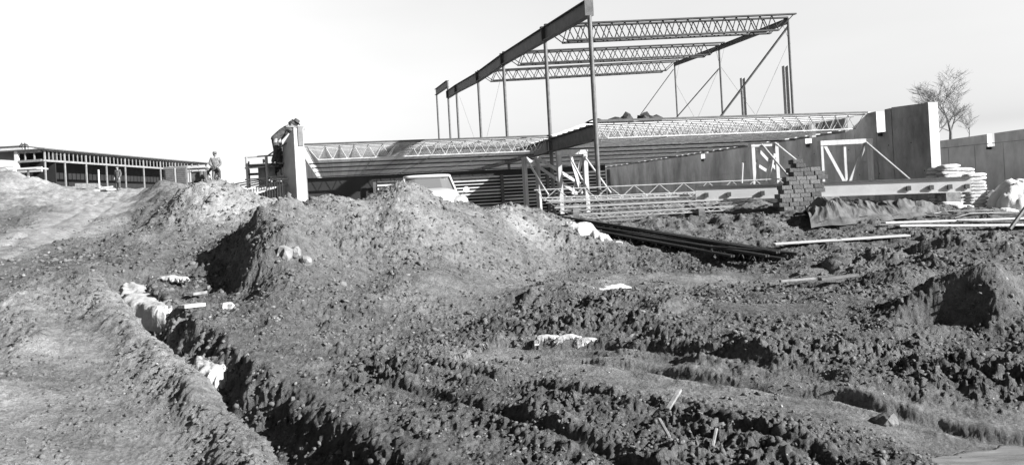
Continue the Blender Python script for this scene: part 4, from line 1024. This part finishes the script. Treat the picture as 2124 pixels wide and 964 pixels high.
# snow left in hollows
def snow(px, py, rx, ry, h, label, seed, n=36, sink=.02):
    x, y = W(px, Dg(px, py)); return lump('snow_patch', (x, y), rx, ry, h, 'snow', label, 'snow', seed, n=n, sink=sink, group='snow patches')
snow(1212, 492, .55, .45, .42, 'bulging snow patch at the left end of the dark bundle', 4)
snow(1278, 511, .26, .16, .12, 'tiny snow patch right of the bulging one', 5)
snow(1268, 601, .36, .12, .06, 'long thin snow patch in the middle of the mud', 6)
snow(1118, 706, .14, .04, .03, 'left one of three small snow lumps in the central mud', 7)
snow(1160, 708, .16, .04, .035, 'middle one of three small snow lumps in the central mud', 8)
snow(1196, 714, .12, .04, .03, 'right one of three small snow lumps in the central mud', 9)
snow(352, 580, .22, .07, .05, 'thin snow patch in the shade above the trench', 10)
def ribbon(name, path, w, m, label, cat, seed, lift=.12, kind=None, jag=.8, off=.02):
    """snow lying along a path (px, D, width)"""
    n = 60; mrow = 16; vs = []; fs = []
    L_ = len(path) - 1
    hcs = []
    for i in range(n):
        t = i / (n - 1) * L_; k = min(int(t), L_ - 1); f = t - k; c = Vector(W(*path[k][:2])).lerp(Vector(W(*path[k + 1][:2])), f); hcs.append(float(H(c.x, c.y, False)[0]))
    pf = np.polyfit(np.arange(n), hcs, 2)
    for i in range(n):
        t = i / (n - 1) * L_; k = min(int(t), L_ - 1); f = t - k
        a = Vector(W(*path[k][:2])); b = Vector(W(*path[k + 1][:2])); c = a.lerp(b, f); ww = path[k][2] * (1 - f) + path[k + 1][2] * f
        hc = .8 * float(np.polyval(pf, i)) + .2 * hcs[i] + off - .02; tn = (b - a).normalized(); nrm = Vector((tn.y, -tn.x)); e = math.sin(math.pi * i / (n - 1)) ** .35
        for j in range(mrow):
            s = j / (mrow - 1) * 2 - 1; jj = 1 + jag * float((pn(np.array(i * .17 + seed), np.array(s * 1.5 + seed)) + .35 * pn(np.array(i * .6), np.array(s * 3.0 + seed)))) * (abs(s))
            q = c + nrm * (s * ww * e * jj)
            z = hc + .02 + (lift * (.45 + .55 * max(0.0, 1 - abs(s) ** 5)) * (.8 + .5 * float(pn(np.array(i * .1 + seed), np.array(s * 1.6)) + .3 * pn(np.array(i * .5 + seed), np.array(s * 5.0)))) * e) - (.25 * max(0, abs(s) - .85) / .15)
            vs.append((q.x, q.y, z))
    for i in range(n - 1):
        for j in range(mrow - 1): q = i * mrow + j; fs.append((q, q + 1, q + mrow + 1, q + mrow))
    q = MB(); q.add(vs, fs); o = q.build(name, m, smooth=True); s_ = o.modifiers.new('t', 'SOLIDIFY'); s_.thickness = .03; s_.offset = -1
    return tag(recenter(o), label, cat, None, kind)

def rp_(*pts): return [(px, Dg(px, py), w) for px, py, w in pts]
ribbon('snow_patch', rp_((258, 585, .18), (268, 610, .30), (285, 628, .34), (310, 638, .28), (328, 655, .18), (334, 672, .12)), 0, 'snow', 'largest white snow patch bridging the upper end of the trench', 'snow', 3, .16)
ribbon('snow_patch', rp_((392, 752, .06), (412, 775, .13), (430, 790, .15), (446, 800, .12)), 0, 'snow', 'second snow patch lying in the trench farther down', 'snow', 5, .12)
ribbon('puddle', [(1870, 4.55, .08), (2000, 4.55, .2), (2150, 4.6, .28), (2300, 4.5, .28)], 0, 'ice', 'pale icy puddle at the bottom right corner', 'puddle', 8, .0, off=.0)
# ------------------------------------------------------------------ people
def skin_obj(name, verts, edges, radii, m, parent, sub=1, root=0):
    me = bpy.data.meshes.new(name); me.from_pydata([tuple(v) for v in verts], edges, [])
    o = bpy.data.objects.new(name, me); COL.objects.link(o)
    o.modifiers.new('skin', 'SKIN')
    lay_ = me.skin_vertices[0] if me.skin_vertices else me.skin_vertices.new()
    for k, r in enumerate(radii):
        sv = me.skin_vertices[0].data[k]; sv.radius = (r, r) if not isinstance(r, tuple) else r; sv.use_root = (k == root)
    sb = o.modifiers.new('sub', 'SUBSURF'); sb.levels = sb.render_levels = sub
    bpy.context.view_layer.update()
    dg = bpy.context.evaluated_depsgraph_get(); me2 = bpy.data.meshes.new_from_object(o.evaluated_get(dg)); me2.name = name
    bpy.data.objects.remove(o); me2.materials.clear(); me2.materials.append(M[m] if isinstance(m, str) else m)
    for p in me2.polygons: p.use_smooth = True
    o = bpy.data.objects.new(name, me2); COL.objects.link(o); o.parent = parent
    return o
POSES = {
 'stand': dict(pel=(0, 0, .95), chest=(0, .0, 1.32), neck=(0, 0, 1.5), head=(0, .02, 1.64), shL=(-.19, 0, 1.44), shR=(.19, 0, 1.44), elL=(-.25, -.03, 1.16), elR=(.25, -.03, 1.16), haL=(-.24, .06, .90), haR=(.24, .06, .90),
     hiL=(-.1, 0, .92), hiR=(.1, 0, .92), knL=(-.11, .03, .50), knR=(.11, .03, .50), anL=(-.12, 0, .09), anR=(.13, 0, .09)),
 'lean': dict(pel=(0, -.16, .95), chest=(0, .16, 1.24), neck=(0, .30, 1.38), head=(0, .42, 1.44), shL=(-.19, .25, 1.33), shR=(.19, .25, 1.33), elL=(-.24, .47, 1.10), elR=(.24, .47, 1.12), haL=(-.10, .62, 1.20), haR=(.10, .62, 1.22),
     hiL=(-.1, -.16, .92), hiR=(.1, -.16, .92), knL=(-.11, -.02, .50), knR=(.11, -.14, .49), anL=(-.12, -.1, .09), anR=(.13, -.28, .09)),
 'crouch': dict(pel=(0, -.22, .42), chest=(0, .10, .66), neck=(0, .24, .80), head=(0, .36, .84), shL=(-.19, .20, .74), shR=(.19, .20, .74), elL=(-.34, .34, .50), elR=(.34, .34, .50), haL=(-.16, .5, .34), haR=(.16, .5, .34),
     hiL=(-.12, -.2, .40), hiR=(.12, -.2, .40), knL=(-.24, .18, .50), knR=(.24, .18, .50), anL=(-.16, -.02, .09), anR=(.16, -.02, .09)),
 'bend': dict(pel=(0, -.1, .92), chest=(0, .28, 1.05), neck=(0, .44, 1.08), head=(0, .56, 1.04), shL=(-.19, .38, 1.06), shR=(.19, .38, 1.06), elL=(-.38, .44, .82), elR=(.38, .44, .82), haL=(-.18, .5, .60), haR=(.18, .5, .60),
     hiL=(-.1, -.1, .9), hiR=(.1, -.1, .9), knL=(-.13, .0, .5), knR=(.13, .0, .5), anL=(-.14, -.05, .09), anR=(.14, -.05, .09)),
}
def person(loc, rz, pose, label, jacket='cloth_mid', trouser='cloth_dark', hat=None, coat=False, over=None, group=None, sc=1.0):
    J = {k: Vector(v) for k, v in POSES[pose].items()}
    if over: J.update({k: Vector(v) for k, v in over.items()})
    r = empty('person', loc, label, 'person', group, rz); r.scale = (sc, sc, sc)
    V = [J['pel'], (J['pel'] + J['chest']) / 2, J['chest'], J['neck'], J['neck'].lerp(J['head'], .45)]; Rr = [(.13, .10), (.12, .095), (.14, .10), .058, .055]; E = [(0, 1), (1, 2), (2, 3), (3, 4)]
    def ch(par, pts):
        for p, rad in pts: V.append(p); Rr.append(rad); E.append((par, len(V) - 1)); par = len(V) - 1
        return par
    for s in 'LR':
        el, ha, sh = J['el' + s], J['ha' + s], J['sh' + s]; d = (ha - el).normalized()
        w = ch(2, [(sh, .062), (el, .045), (ha, .03)])
        sd_ = Vector((1 if s == 'R' else -1, 0, 0)); lat = d.cross(Vector((0, 0, 1)));
        lat = lat.normalized() if lat.length > .1 else Vector((0, 1, 0)); nrm = d.cross(lat).normalized()
        palm = ch(w, [(ha + d * .075, .034)])
        for k, (o, l) in enumerate(((-.03, .075), (-.010, .088), (.010, .082), (.03, .065))):
            ch(palm, [(ha + d * (.075 + l * .5) + lat * o + nrm * .006, .0095), (ha + d * (.075 + l * .85) + lat * o * 1.05 + nrm * .03, .008)])
        ch(w, [(ha + d * .04 - lat * .045 + nrm * .012, .011), (ha + d * .075 - lat * .058 + nrm * .025, .009)])
        kn, an, hi = J['kn' + s], J['an' + s], J['hi' + s]
        ft = an + Vector((0, .06, -.03))
        ch(0, [(hi, .09), (kn, .058), (an, .038), (an + Vector((0, .14, -.045)), .036)])
    body = skin_obj('body', V, E, Rr, 'skin', r)
    # head merged into the body mesh
    bm = bmesh.new(); bm.from_mesh(body.data); hd = J['head']; up = (J['head'] - J['neck']).normalized(); up = (up + Vector((0, 0, .8))).normalized(); fw = Vector((0, 1, 0)) - up * up.y; fw.normalize(); rt_ = fw.cross(up)
    n0 = len(bm.verts); res = bmesh.ops.create_icosphere(bm, subdivisions=3, radius=1)
    for v in res['verts']:
        x, y, z = v.co; jaw = 1 - .22 * max(0, -z)
        yy = y * .098 * jaw
        if y > .75 and abs(x) < .22 and -.35 < z < .15: yy += .02 * (1 - abs(z + .15))     # nose
        if y > .6 and .18 < abs(x) < .5 and 0 < z < .25: yy -= .012                          # eye sockets
        if y > .7 and abs(x) < .35 and -.6 < z < -.45: yy -= .006                            # mouth
        xx = x * .076 * jaw
        if abs(x) > .9 and abs(y) < .3 and abs(z) < .3: xx *= 1.18                           # ears
        v.co = hd + rt_ * xx + fw * yy + up * (z * .118)
    bm.to_mesh(body.data); bm.free()
    for p in body.data.polygons: p.use_smooth = True
    # hair or hat
    m = MB(); bm = bmesh.new(); bmesh.ops.create_icosphere(bm, subdivisions=3, radius=1); vs = []
    for v in bm.verts:
        x, y, z = v.co; z2 = max(z, .12 if y > 0 else -.35); k = 1.08
        vs.append(hd + rt_ * (x * .083 * k) + fw * (y * .104 * k - .006) + up * (z2 * .124 * k + .004))
    m.add(vs, [tuple(q.index for q in f.verts) for f in bm.faces]); bm.free(); hair = m.build('hair', 'hair', r, smooth=True)
    if hat:
        m = MB(); m.tube(hd + up * .055, hd + up * .068, .17 if hat == 'brim' else .115, .16 if hat == 'brim' else .115, n=18); m.tube(hd + up * .066, hd + up * .165, .108, .088, n=16)
        if hat == 'cap': m.box(hd + fw * .13 + up * .06, (.13, .1, .02))
        m.build('hat', 'cloth_dark' if hat == 'brim' else 'cloth_mid', r, smooth=False)
    # jacket
    pel, che, nk = J['pel'], J['chest'], J['neck']
    V = [pel + (pel - che) * .30, (pel + che) / 2, che, nk + (che - nk) * .35]; Rr = [(.185, .145), (.175, .14), (.19, .145), .085]; E = [(0, 1), (1, 2), (2, 3)]
    if coat: V.append(Vector((pel.x, pel.y, pel.z - .42))); Rr.append((.20, .17)); E.append((0, 4))
    for s in 'LR':
        el, ha, sh = J['el' + s], J['ha' + s], J['sh' + s]; ch(2, [(sh, .088), (el, .068), (ha.lerp(el, .12), .05)])
    skin_obj('jacket', V, E, Rr, jacket, r)
    V = [pel + Vector((0, 0, .04)), J['hiL'] * .5 + J['hiR'] * .5 - Vector((0, 0, .02))]; Rr = [(.165, .135), (.16, .13)]; E = [(0, 1)]
    for s in 'LR': ch(1, [(J['hi' + s] + Vector((.0, 0, -.06)), .112), (J['kn' + s], .085), (J['an' + s] + Vector((0, 0, .03)), .068)])
    skin_obj('trousers', V, E, Rr, trouser, r)
    for s in 'LR':
        a = J['an' + s]; skin_obj('boot', [a + Vector((0, 0, .05)), a + Vector((0, -.01, -.03)), a + Vector((0, .10, -.045)), a + Vector((0, .18, -.05))], [(0, 1), (1, 2), (2, 3)], [.055, .052, .046, .036], 'rubber', r)
    return r
def pbase(px, py, D): p = P(px, py, D); return p
# man in long coat on the road
def place(px, D): x, y = W(px, D); return Vector(PZ(px, D, GS(x, y)).to_tuple())
q = P(246, 396, 50); person(q, math.radians(165), 'stand', 'man in a long grey coat standing on the dirt road, hands in his pockets', 'cloth_mid', 'cloth_mid', None, True, over=dict(haR=(.2, .1, .92), haL=(-.2, .1, .92)), sc=.95)
# man standing near the planks
q = P(449, 386, 40); person(Vector((q.x, q.y, q.z)), math.radians(200), 'stand', 'man in a pale work jacket standing above the crouching one', 'cloth_pale', 'cloth_pale', 'cap', over=dict(haR=(.08, .2, .98), haL=(-.08, .2, .98), elR=(.28, .02, 1.16), elL=(-.28, .02, 1.16)), sc=1.02)
q = P(452, 386, 38.6); person(q, math.radians(178), 'bend', 'man bending right over with elbows out in front of the standing one', 'cloth_dark', 'cloth_dark', 'brim', sc=.85)
# two men leaning on the pier, standing on the scaffold
q = P(583, 345, 30.9); person(Vector((q.x, q.y, q.z)), math.radians(-72), 'lean', 'man in a grey jacket bending over the pier top from the scaffold', 'cloth_mid', 'cloth_dark', None, sc=1.2)
q = P(590, 345, 31.6); person(Vector((q.x, q.y, q.z)), math.radians(-66), 'lean', 'man in a brimmed hat working behind the grey jacketed man at the pier', 'cloth_dark', 'cloth_dark', 'brim', sc=1.25)
# roofers on the long building
zr2 = zr + .06
for px, lb, ps in ((49, 'left of two tiny roofers crouching on the near corner of the long building', 'crouch'), (56, 'right of two tiny roofers crouching on the near corner of the long building', 'crouch')):
    q = P(px, 310, 65.5); person(Vector((q.x, q.y, q.z)), 1.2, ps, lb, 'cloth_dark', 'cloth_dark', group='roofers', sc=.62)

# ------------------------------------------------------------------ scaffold
sc0 = P(555, 400, 31.5); scf = empty('scaffold', (sc0.x, sc0.y, 0), 'pipe scaffold with plank platform left of the pale pier', 'scaffold')
def r2(p): return Vector((p.x - sc0.x, p.y - sc0.y, p.z))
zg = GS(sc0.x, sc0.y) - .2
for px, D, yt, w in ((511, 31.0, 326, .05), (515, 33.0, 335, .05), (552, 31.0, 322, .06), (547, 33, 330, .05), (590, 31.4, 318, .05), (570, 33.2, 328, .07), (584, 32.6, 330, .07)):
    t = r2(P(px, yt, D)); m = MB(); m.tube((t.x, t.y, zg), t, w, n=7); m.build('upright', 'steel_pale' if D < 32 else 'wood_grey', scf)
for y in (326, 348, 372):
    m = MB(); m.tube(r2(P(508, y + 1, 31)), r2(P(597, y - 6, 31.2)), .035, n=6); m.build('rail', 'steel_pale', scf)
for y in (362,):
    m = MB(); m.tube(r2(P(512, y, 33)), r2(P(597, y - 4, 33)), .06, n=6); m.build('rail', 'steel_dark', scf)
for k in range(4):
    a = r2(P(512, 333 , 31.2 + k * .5)); b = r2(P(590, 329, 31.2 + k * .5)); zz = r2(P(585, 337, 31.3)).z - .05
    a.z = b.z = zz
    m = MB(); m.bar(a, b, .42, .05); m.build('platform_plank', 'wood_grey', scf)
m = MB(); m.tube(r2(P(557, 322, 30.8)), r2(P(600, 293, 30.6)), .03, n=6); m.build('raking_rail', 'steel_mid', scf)
for k, px in enumerate((546, 560)):
    a = r2(P(px, 350, 32.9)); m = MB(); m.box((a.x, a.y, a.z - .6), (.45, .04, 1.5)); m.build('side_sheet', 'concrete', scf)
for x, y0, y1 in ((577, 333, 408), (588, 333, 408)):
    a = r2(P(x, y0, 32)); b = r2(P(x, y1, 32)); m = MB(); m.bar((a.x, a.y, a.z), (a.x, a.y, zg), .14, .1, up=(0, 1, 0)); m.build('upright', 'steel_black', scf)
# sloping lumber
pl = ['lowest long board sloping up towards the scaffold', 'second long board sloping up towards the scaffold', 'third long board sloping up towards the scaffold', 'fourth long board sloping up towards the scaffold', 'fifth long board sloping up towards the scaffold', 'sixth long board, uppermost of those sloping up to the scaffold']
for k in range(6):
    e0 = (498 - k * 13, 411 - k * 4.2, 28.6 + k * .5); e1 = (598 - k * 9, 379 - k * 1.6, 31.0 + k * .45)
    plank('board', e0, e1, .26, .05, 'steel_pale' if k % 2 else 'wood', pl[k], 'board', 'long boards sloping up to the scaffold')
for k in range(3):
    e0 = (560 , 373 - k * 3, 30.6 + k * .2); e1 = (603, 370 - k * 3, 30.7 + k * .2)
    plank('board', e0, e1, .2, .04, 'wood', ('lower short board lying level between scaffold and pier', 'middle short board lying level between scaffold and pier', 'upper short board lying level between scaffold and pier')[k], 'board', 'short boards by the pier')
for k in range(19):
    px = 490 + k * 5.4; p = P(px, 420, 29.6); t = P(px, 400 - k * 1.5, 29.6)
    m = MB(); m.tube((p.x, p.y, min(p.z, t.z) - .5), (p.x, p.y, t.z), .018, n=5); o = m.build('reinforcing_bar', 'steel_black')
    tag(recenter(o), 'thin upright steel bar in the row below the sloping boards', 'steel bar', 'upright bars below the sloping boards')

# ------------------------------------------------------------------ compressor trailer, plank table
c0 = P(367, 402, 38); comp = empty('compressor', c0, 'boxy site compressor on wheels, two louvred panels facing the camera', 'compressor', rz=math.radians(12))
hw = .58; hh = 1.02
m = MB(); m.box((0, .0, .36 + hh / 2), (1.12, .14, hh)); m.build('radiator_end', 'machine', comp, bevel=.03)
for s in (-1, 1):
    m = MB(); m.box((s * .27, -.09, .36 + hh / 2), (.40, .05, hh * .78)); g_ = m.build('louvre_panel', 'steel_dark', comp)
    m = MB()
    for k in range(9): m.box((s * .27, -.125, .50 + k * .095), (.38, .02, .03))
    m.build('louvre', 'machine', g_)
m = MB(); m.box((0, -.1, .36 + hh / 2), (.07, .06, hh * .86)); m.build('centre_bar', 'steel_pale', comp)
m = MB(); m.box((.62, .95, .5), (1.9, 1.0, .16), rz=.0); m.build('chassis', 'steel_dark', comp)
m = MB(); m.hexa([(-.5, .1, 1.26), (1.5, .1, 1.26), (1.5, 1.4, 1.26), (-.5, 1.4, 1.26), (-.44, .14, 1.40), (1.3, .14, 1.36), (1.3, 1.3, 1.36), (-.44, 1.3, 1.40)]); m.build('hood', 'steel_pale', comp, bevel=.03)
m = MB(); m.box((.95, .7, .85), (.6, .6, .5)); m.tube((1.15, .3, .8), (1.15, .3, 1.1), .12, n=10); m.build('engine', 'steel_dark', comp)
m = MB(); m.box((1.5, .12, .9), (.07, .07, .75)); m.box((.62, .12, .9), (.05, .07, .75)); m.build('corner_post', 'machine', comp)
for x, y in ((-.35, .2), (1.2, .2), (-.35, 1.3), (1.2, 1.3)):
    m = MB(); m.tube((x, y - .09, .26), (x, y + .09, .26), .27, n=18); wv = m.build('wheel', 'rubber', comp)
    m = MB(); m.tube((x, y - .10, .26), (x, y - .085, .26), .13, n=12); m.build('rim', 'steel_mid', wv)
tb = P(435, 378, 39.4); tab = empty('plank_table', (tb.x, tb.y, 0), 'plank staging sloping up to the right beside the compressor', 'staging')
def r3(p): return Vector((p.x - tb.x, p.y - tb.y, p.z))
for k in range(3):
    m = MB(); m.bar(r3(P(388, 390 - k, 38.2 + k * .35)), r3(P(478, 374 - k, 39.6 + k * .35)), .33, .07); m.build('deck_plank', 'wood', tab)
for px, D in ((440, 38.6), (447, 39), (455, 39.2), (466, 39.4), (470, 39.4), (396, 38.3)):
    t = r3(P(px, 381, D)); m = MB(); m.bar(t, (t.x, t.y, t.z - .9), .08, .08, up=(0, 1, 0)); m.build('leg', 'wood_grey', tab)
m = MB(); m.bar(r3(P(415, 373, 40)), r3(P(436, 373, 40.1)), .4, .22); m.build('stacked_planks', 'wood_grey', tab)

# boards lying by the long building
for (e0, e1, lb) in (((186, 392, 52), (234, 387, 53), 'upper pale board lying by the posts of the long building'), ((190, 396, 50.5), (243, 393, 51), 'lower pale board lying left of the man in the long coat')):
    plank('board', e0, e1, .2, .09, 'wood', lb, 'board', 'boards before the long building')
plank('board_stack', (158, 386, 54), (204, 386, 54.5), .9, .35, 'wood_grey', 'low dark board stack before the posts of the long building', 'stack')
p = P(206.5, 394, 52); t = P(206.5, 352, 52); m = MB(); m.tube((p.x, p.y, p.z - .3), (p.x, p.y, t.z), .055, n=7); tag(recenter(m.build('post', 'white')), 'thin white post standing in front of the long building', 'post')

# ------------------------------------------------------------------ pickup truck behind the front mound
tk = P(889, 421, 21.0); tz = GS(tk.x, tk.y)
truck = empty('pickup_truck', (tk.x, tk.y, P(889, 362, 21).z - 1.78), 'old rounded light coloured truck half hidden behind the front mound', 'truck', rz=math.radians(8))
def loft(secs, m, name, parent, smooth=True, closed_ends=True):
    """secs: list of rings, each list of (x,y,z)"""
    n = len(secs[0]); vs = [v for s_ in secs for v in s_]; fs = []
    for i in range(len(secs) - 1):
        for j in range(n): a = i * n + j; b = i * n + (j + 1) % n; fs.append((a, b, b + n, a + n))
    if closed_ends: fs += [tuple(range(n - 1, -1, -1)), tuple(range((len(secs) - 1) * n, len(secs) * n))]
    q = MB(); q.add(vs, fs); return q.build(name, m, parent, smooth=smooth)
def sup(w, zc, h, y, n=28, e=3.4):
    r_ = []
    for k in range(n):
        t = 2 * math.pi * k / n; c, s = math.cos(t), math.sin(t)
        r_.append((w * math.copysign(abs(c) ** (2 / e), c), y, zc + h * math.copysign(abs(s) ** (2 / e), s)))
    return r_
# front of the truck faces -y (towards the camera)
loft([sup(.50, .98, .24, -1.62), sup(.60, .96, .33, -1.5), sup(.70, .96, .37, -1.1), sup(.82, .97, .40, -.55), sup(.88, .98, .42, -.3)], 'car_paint', 'bonnet', truck)
cab = loft([sup(.90, .86, .36, -.42, e=5), sup(.92, .86, .38, 0, e=5), sup(.92, .86, .38, 1.0, e=5), sup(.86, .86, .34, 1.15, e=5)], 'car_paint', 'cab', truck)
loft([sup(.52, 1.715, .03, -.10, e=4), sup(.62, 1.725, .055, -.02, e=4), sup(.68, 1.73, .06, .35, e=4), sup(.66, 1.72, .055, .8, e=4), sup(.56, 1.69, .035, .98, e=4)], 'car_paint', 'roof', truck)
# windscreen and side glass as a slightly tapered glazed drum
def ring(z, wf, yf, yb): return [(-wf, yf + .10, z), (-wf * .55, yf, z), (wf * .55, yf, z), (wf, yf + .10, z), (wf + .02, (yf + yb) / 2, z), (wf, yb, z), (-wf, yb, z), (-wf - .02, (yf + yb) / 2, z)]
loft([ring(1.16, .80, -.40, 1.05), ring(1.70, .61, -.06, .94)], 'glass', 'window_glass', truck, smooth=False)
for s in (-1, 1):
    m = MB(); m.bar((s * .80, -.31, 1.16), (s * .62, .03, 1.71), .05, .06); m.build('pillar', 'car_paint', truck)
    m = MB(); m.bar((s * .81, 1.06, 1.16), (s * .62, .95, 1.71), .12, .06); m.build('pillar', 'car_paint', truck)
    loft([sup(.13, .74, .22, -1.55), sup(.22, .78, .30, -1.35), sup(.25, .80, .34, -1.0), sup(.22, .76, .30, -.6), sup(.08, .70, .2, -.3)], 'car_paint', 'wing', truck).location = (s * .80, 0, 0)
    m = MB(); m.tube((s * .80, -1.60, .88), (s * .80, -1.50, .88), .10, .12, n=16); m.build('headlight', 'glass', truck)
    m = MB(); m.tube((s * .86, -.34, 1.14), (s * 1.05, -.40, 1.28), .012, n=6); mr = m.build('mirror_arm', 'chrome', truck)
    m = MB(); m.tube((s * 1.05, -.41, 1.30), (s * 1.05, -.385, 1.30), .085, n=18); m.build('mirror', 'white', mr)
    for y in (-1.02, 1.9):
        m = MB(); m.tube((s * .72, y, .34), (s * .94, y, .34), .34, n=22); wv = m.build('wheel', 'rubber', truck)
        m = MB(); m.tube((s * .943, y, .34), (s * .95, y, .34), .17, n=16); m.build('rim', 'chrome', wv)
m = MB(); m.box((0, 1.95, .80), (1.7, 1.6, .42)); m.build('load_bed', 'car_paint', truck, bevel=.04)
m = MB(); m.box((0, -1.68, .52), (1.7, .10, .14)); m.build('bumper', 'chrome', truck, bevel=.03)
m = MB()
for k in range(6): m.box((0, -1.635, .78 + k * .06), (.7, .03, .03))
m.build('grille', 'chrome', truck)

# ------------------------------------------------------------------ bare trees
def tree(px, py_base, D, height, label, seed, lean=0.0, spread=.55, depth=6, thick=.18, first=.28):
    rg = random.Random(seed); b = P(px, py_base, D); g = GS(b.x, b.y) - .3
    r = empty('bare_tree', (b.x, b.y, g), label, 'tree', 'bare trees beyond the far wall'); tr = MB(); cr = MB(); Ht = P(px, py_base, D).z - g
    top = Vector((0, 0, Ht))
    tr.tube((0, 0, 0), top, thick * 1.25, thick, n=8)
    def grow(p, d, ln, rad, lv, mb):
        q = p; segs = 4
        for k in range(segs):
            d = (d + Vector((rg.uniform(-.16, .16), rg.uniform(-.16, .16), rg.uniform(-.02, .10)))).normalized(); q2 = q + d * ln / segs
            r0 = rad * (1 - .7 * k / segs); r1 = rad * (1 - .7 * (k + 1) / segs); mb.tube(q, q2, r0, r1, n=5 if lv > 3 else 3, cap=False); q = q2
            if lv and (k > 0 or lv == depth - 1):
                for _ in range(2):
                    ax_ = Vector((rg.uniform(-1, 1), rg.uniform(-1, 1), rg.uniform(-.2, .2))).normalized(); nd = (d + ax_ * rg.uniform(.5, 1.0) * spread * 1.5).normalized()
                    grow(q, nd, ln * rg.uniform(.5, .72), max(r0 * rg.uniform(.45, .65), .011), lv - 1, cr)
    grow(top, Vector((lean, 0, 1)).normalized(), height * first, thick, depth - 1, tr)
    tr.build('trunk', 'bark', r, smooth=True); cr.build('crown', 'bark', r)
    return r
tree(1972, 290, 72, 7.2, 'largest bare tree rising above the far wall beside the bright wall end', 5, .05, .9, 5, .15, .44)
tree(1948, 290, 74, 6.0, 'thin bare tree half behind the bright wall end', 9, -.22, .7, 4, .08, .40)
tree(2010, 288, 76, 4.2, 'low twiggy bare tree just right of the largest tree', 12, .18, .7, 4, .05, .45)
build_ground()
scatter('dirt', 60000, .005, .038, 'clod', 3.0, 26, 11, 'loose clods of earth strewn over the site', thr=.45)
scatter('gravel', 900, .004, .026, 'pebble', 3.0, 24, 12, 'pale stones strewn over the earth', thr=.0)

scatter('dirt', 2200, .015, .065, 'clod', 3.4, 22, 21, 'big clods torn out along the churned ridges', thr=1.25, flat=.8, amp=.4)
scatter('dirt', 3500, .006, .055, 'clod', 3.4, 12, 33, 'crumbled clods fallen along the trench', thr=-9, flat=.85, path=TRENCH)
SKY, EXPO = 0.053, 1.7
# ------------------------------------------------------------------ sky, sun, camera
SUN_AZ = math.atan2(.90, -.43); SUN_EL = math.radians(28)
w = bpy.data.worlds.new('World'); S.world = w; w.use_nodes = True
nt = w.node_tree; N = nt.nodes; L = nt.links; bg = N['Background']
sk = N.new('ShaderNodeTexSky'); sk.sky_type = 'NISHITA'; sk.sun_disc = False; sk.sun_elevation = SUN_EL; sk.sun_rotation = SUN_AZ
sk.air_density = 1.0; sk.dust_density = 1.5
bw = N.new('ShaderNodeRGBToBW'); L.new(sk.outputs[0], bw.inputs[0])
tc = N.new('ShaderNodeTexCoord'); sp = N.new('ShaderNodeSeparateXYZ'); L.new(tc.outputs['Generated'], sp.inputs[0])
# pale hazy air low over the horizon, deeper sky overhead; faint thin cloud
rp = N.new('ShaderNodeValToRGB'); e = rp.color_ramp.elements; e[0].position = 0.0; e[0].color = (2.0,) * 3 + (1,)
e[1].position = .37; e[1].color = (.12,) * 3 + (1,); k = e.new(.285); k.color = (2.0,) * 3 + (1,); k = e.new(.06); k.color = (1.15,) * 3 + (1,)
L.new(sp.outputs['Z'], rp.inputs[0])
cn = N.new('ShaderNodeTexNoise'); cn.inputs['Scale'].default_value = 2.5; cn.inputs['Detail'].default_value = 6
mp = N.new('ShaderNodeMapping'); mp.inputs['Scale'].default_value = (1, 1, 4); L.new(tc.outputs['Generated'], mp.inputs[0]); L.new(mp.outputs[0], cn.inputs['Vector'])
cm = N.new('ShaderNodeMapRange'); cm.inputs['To Min'].default_value = .92; cm.inputs['To Max'].default_value = 1.08; L.new(cn.outputs['Fac'], cm.inputs['Value'])
m1 = N.new('ShaderNodeMath'); m1.operation = 'MULTIPLY'; L.new(bw.outputs[0], m1.inputs[0]); L.new(rp.outputs[0], m1.inputs[1])
m2 = N.new('ShaderNodeMath'); m2.operation = 'MULTIPLY'; L.new(m1.outputs[0], m2.inputs[0]); L.new(cm.outputs[0], m2.inputs[1])
L.new(m2.outputs[0], bg.inputs['Color']); bg.inputs['Strength'].default_value = SKY
sd = Vector((math.sin(SUN_AZ) * math.cos(SUN_EL), math.cos(SUN_AZ) * math.cos(SUN_EL), math.sin(SUN_EL)))
li = bpy.data.lights.new('sun', 'SUN'); li.energy = 5.0; li.angle = math.radians(.5); li.color = (1, 1, 1)
lo = bpy.data.objects.new('sun', li); COL.objects.link(lo); lo.rotation_euler = (-sd).to_track_quat('-Z', 'Y').to_euler(); lo.location = sd * 60
cam = bpy.data.cameras.new('camera'); co = bpy.data.objects.new('camera', cam); COL.objects.link(co); S.camera = co
cam.sensor_fit = 'HORIZONTAL'; cam.sensor_width = 36; cam.lens = F / 2124 * 36; cam.shift_y = -(482 - CY) / 2124
cam.clip_start = .05; cam.clip_end = 3000
rt = Vector((CR, 0, -SR)); up = Vector((SR, 0, CR)); bk = Vector((0, -1, 0))
co.matrix_world = Matrix(((rt.x, up.x, bk.x, 0), (rt.y, up.y, bk.y, 0), (rt.z, up.z, bk.z, EYE), (0, 0, 0, 1)))
S.view_settings.view_transform = 'Standard'; S.view_settings.look = 'None'; S.view_settings.exposure = EXPO; S.view_settings.gamma = 1
S.cycles.max_bounces = 6; S.cycles.diffuse_bounces = 3
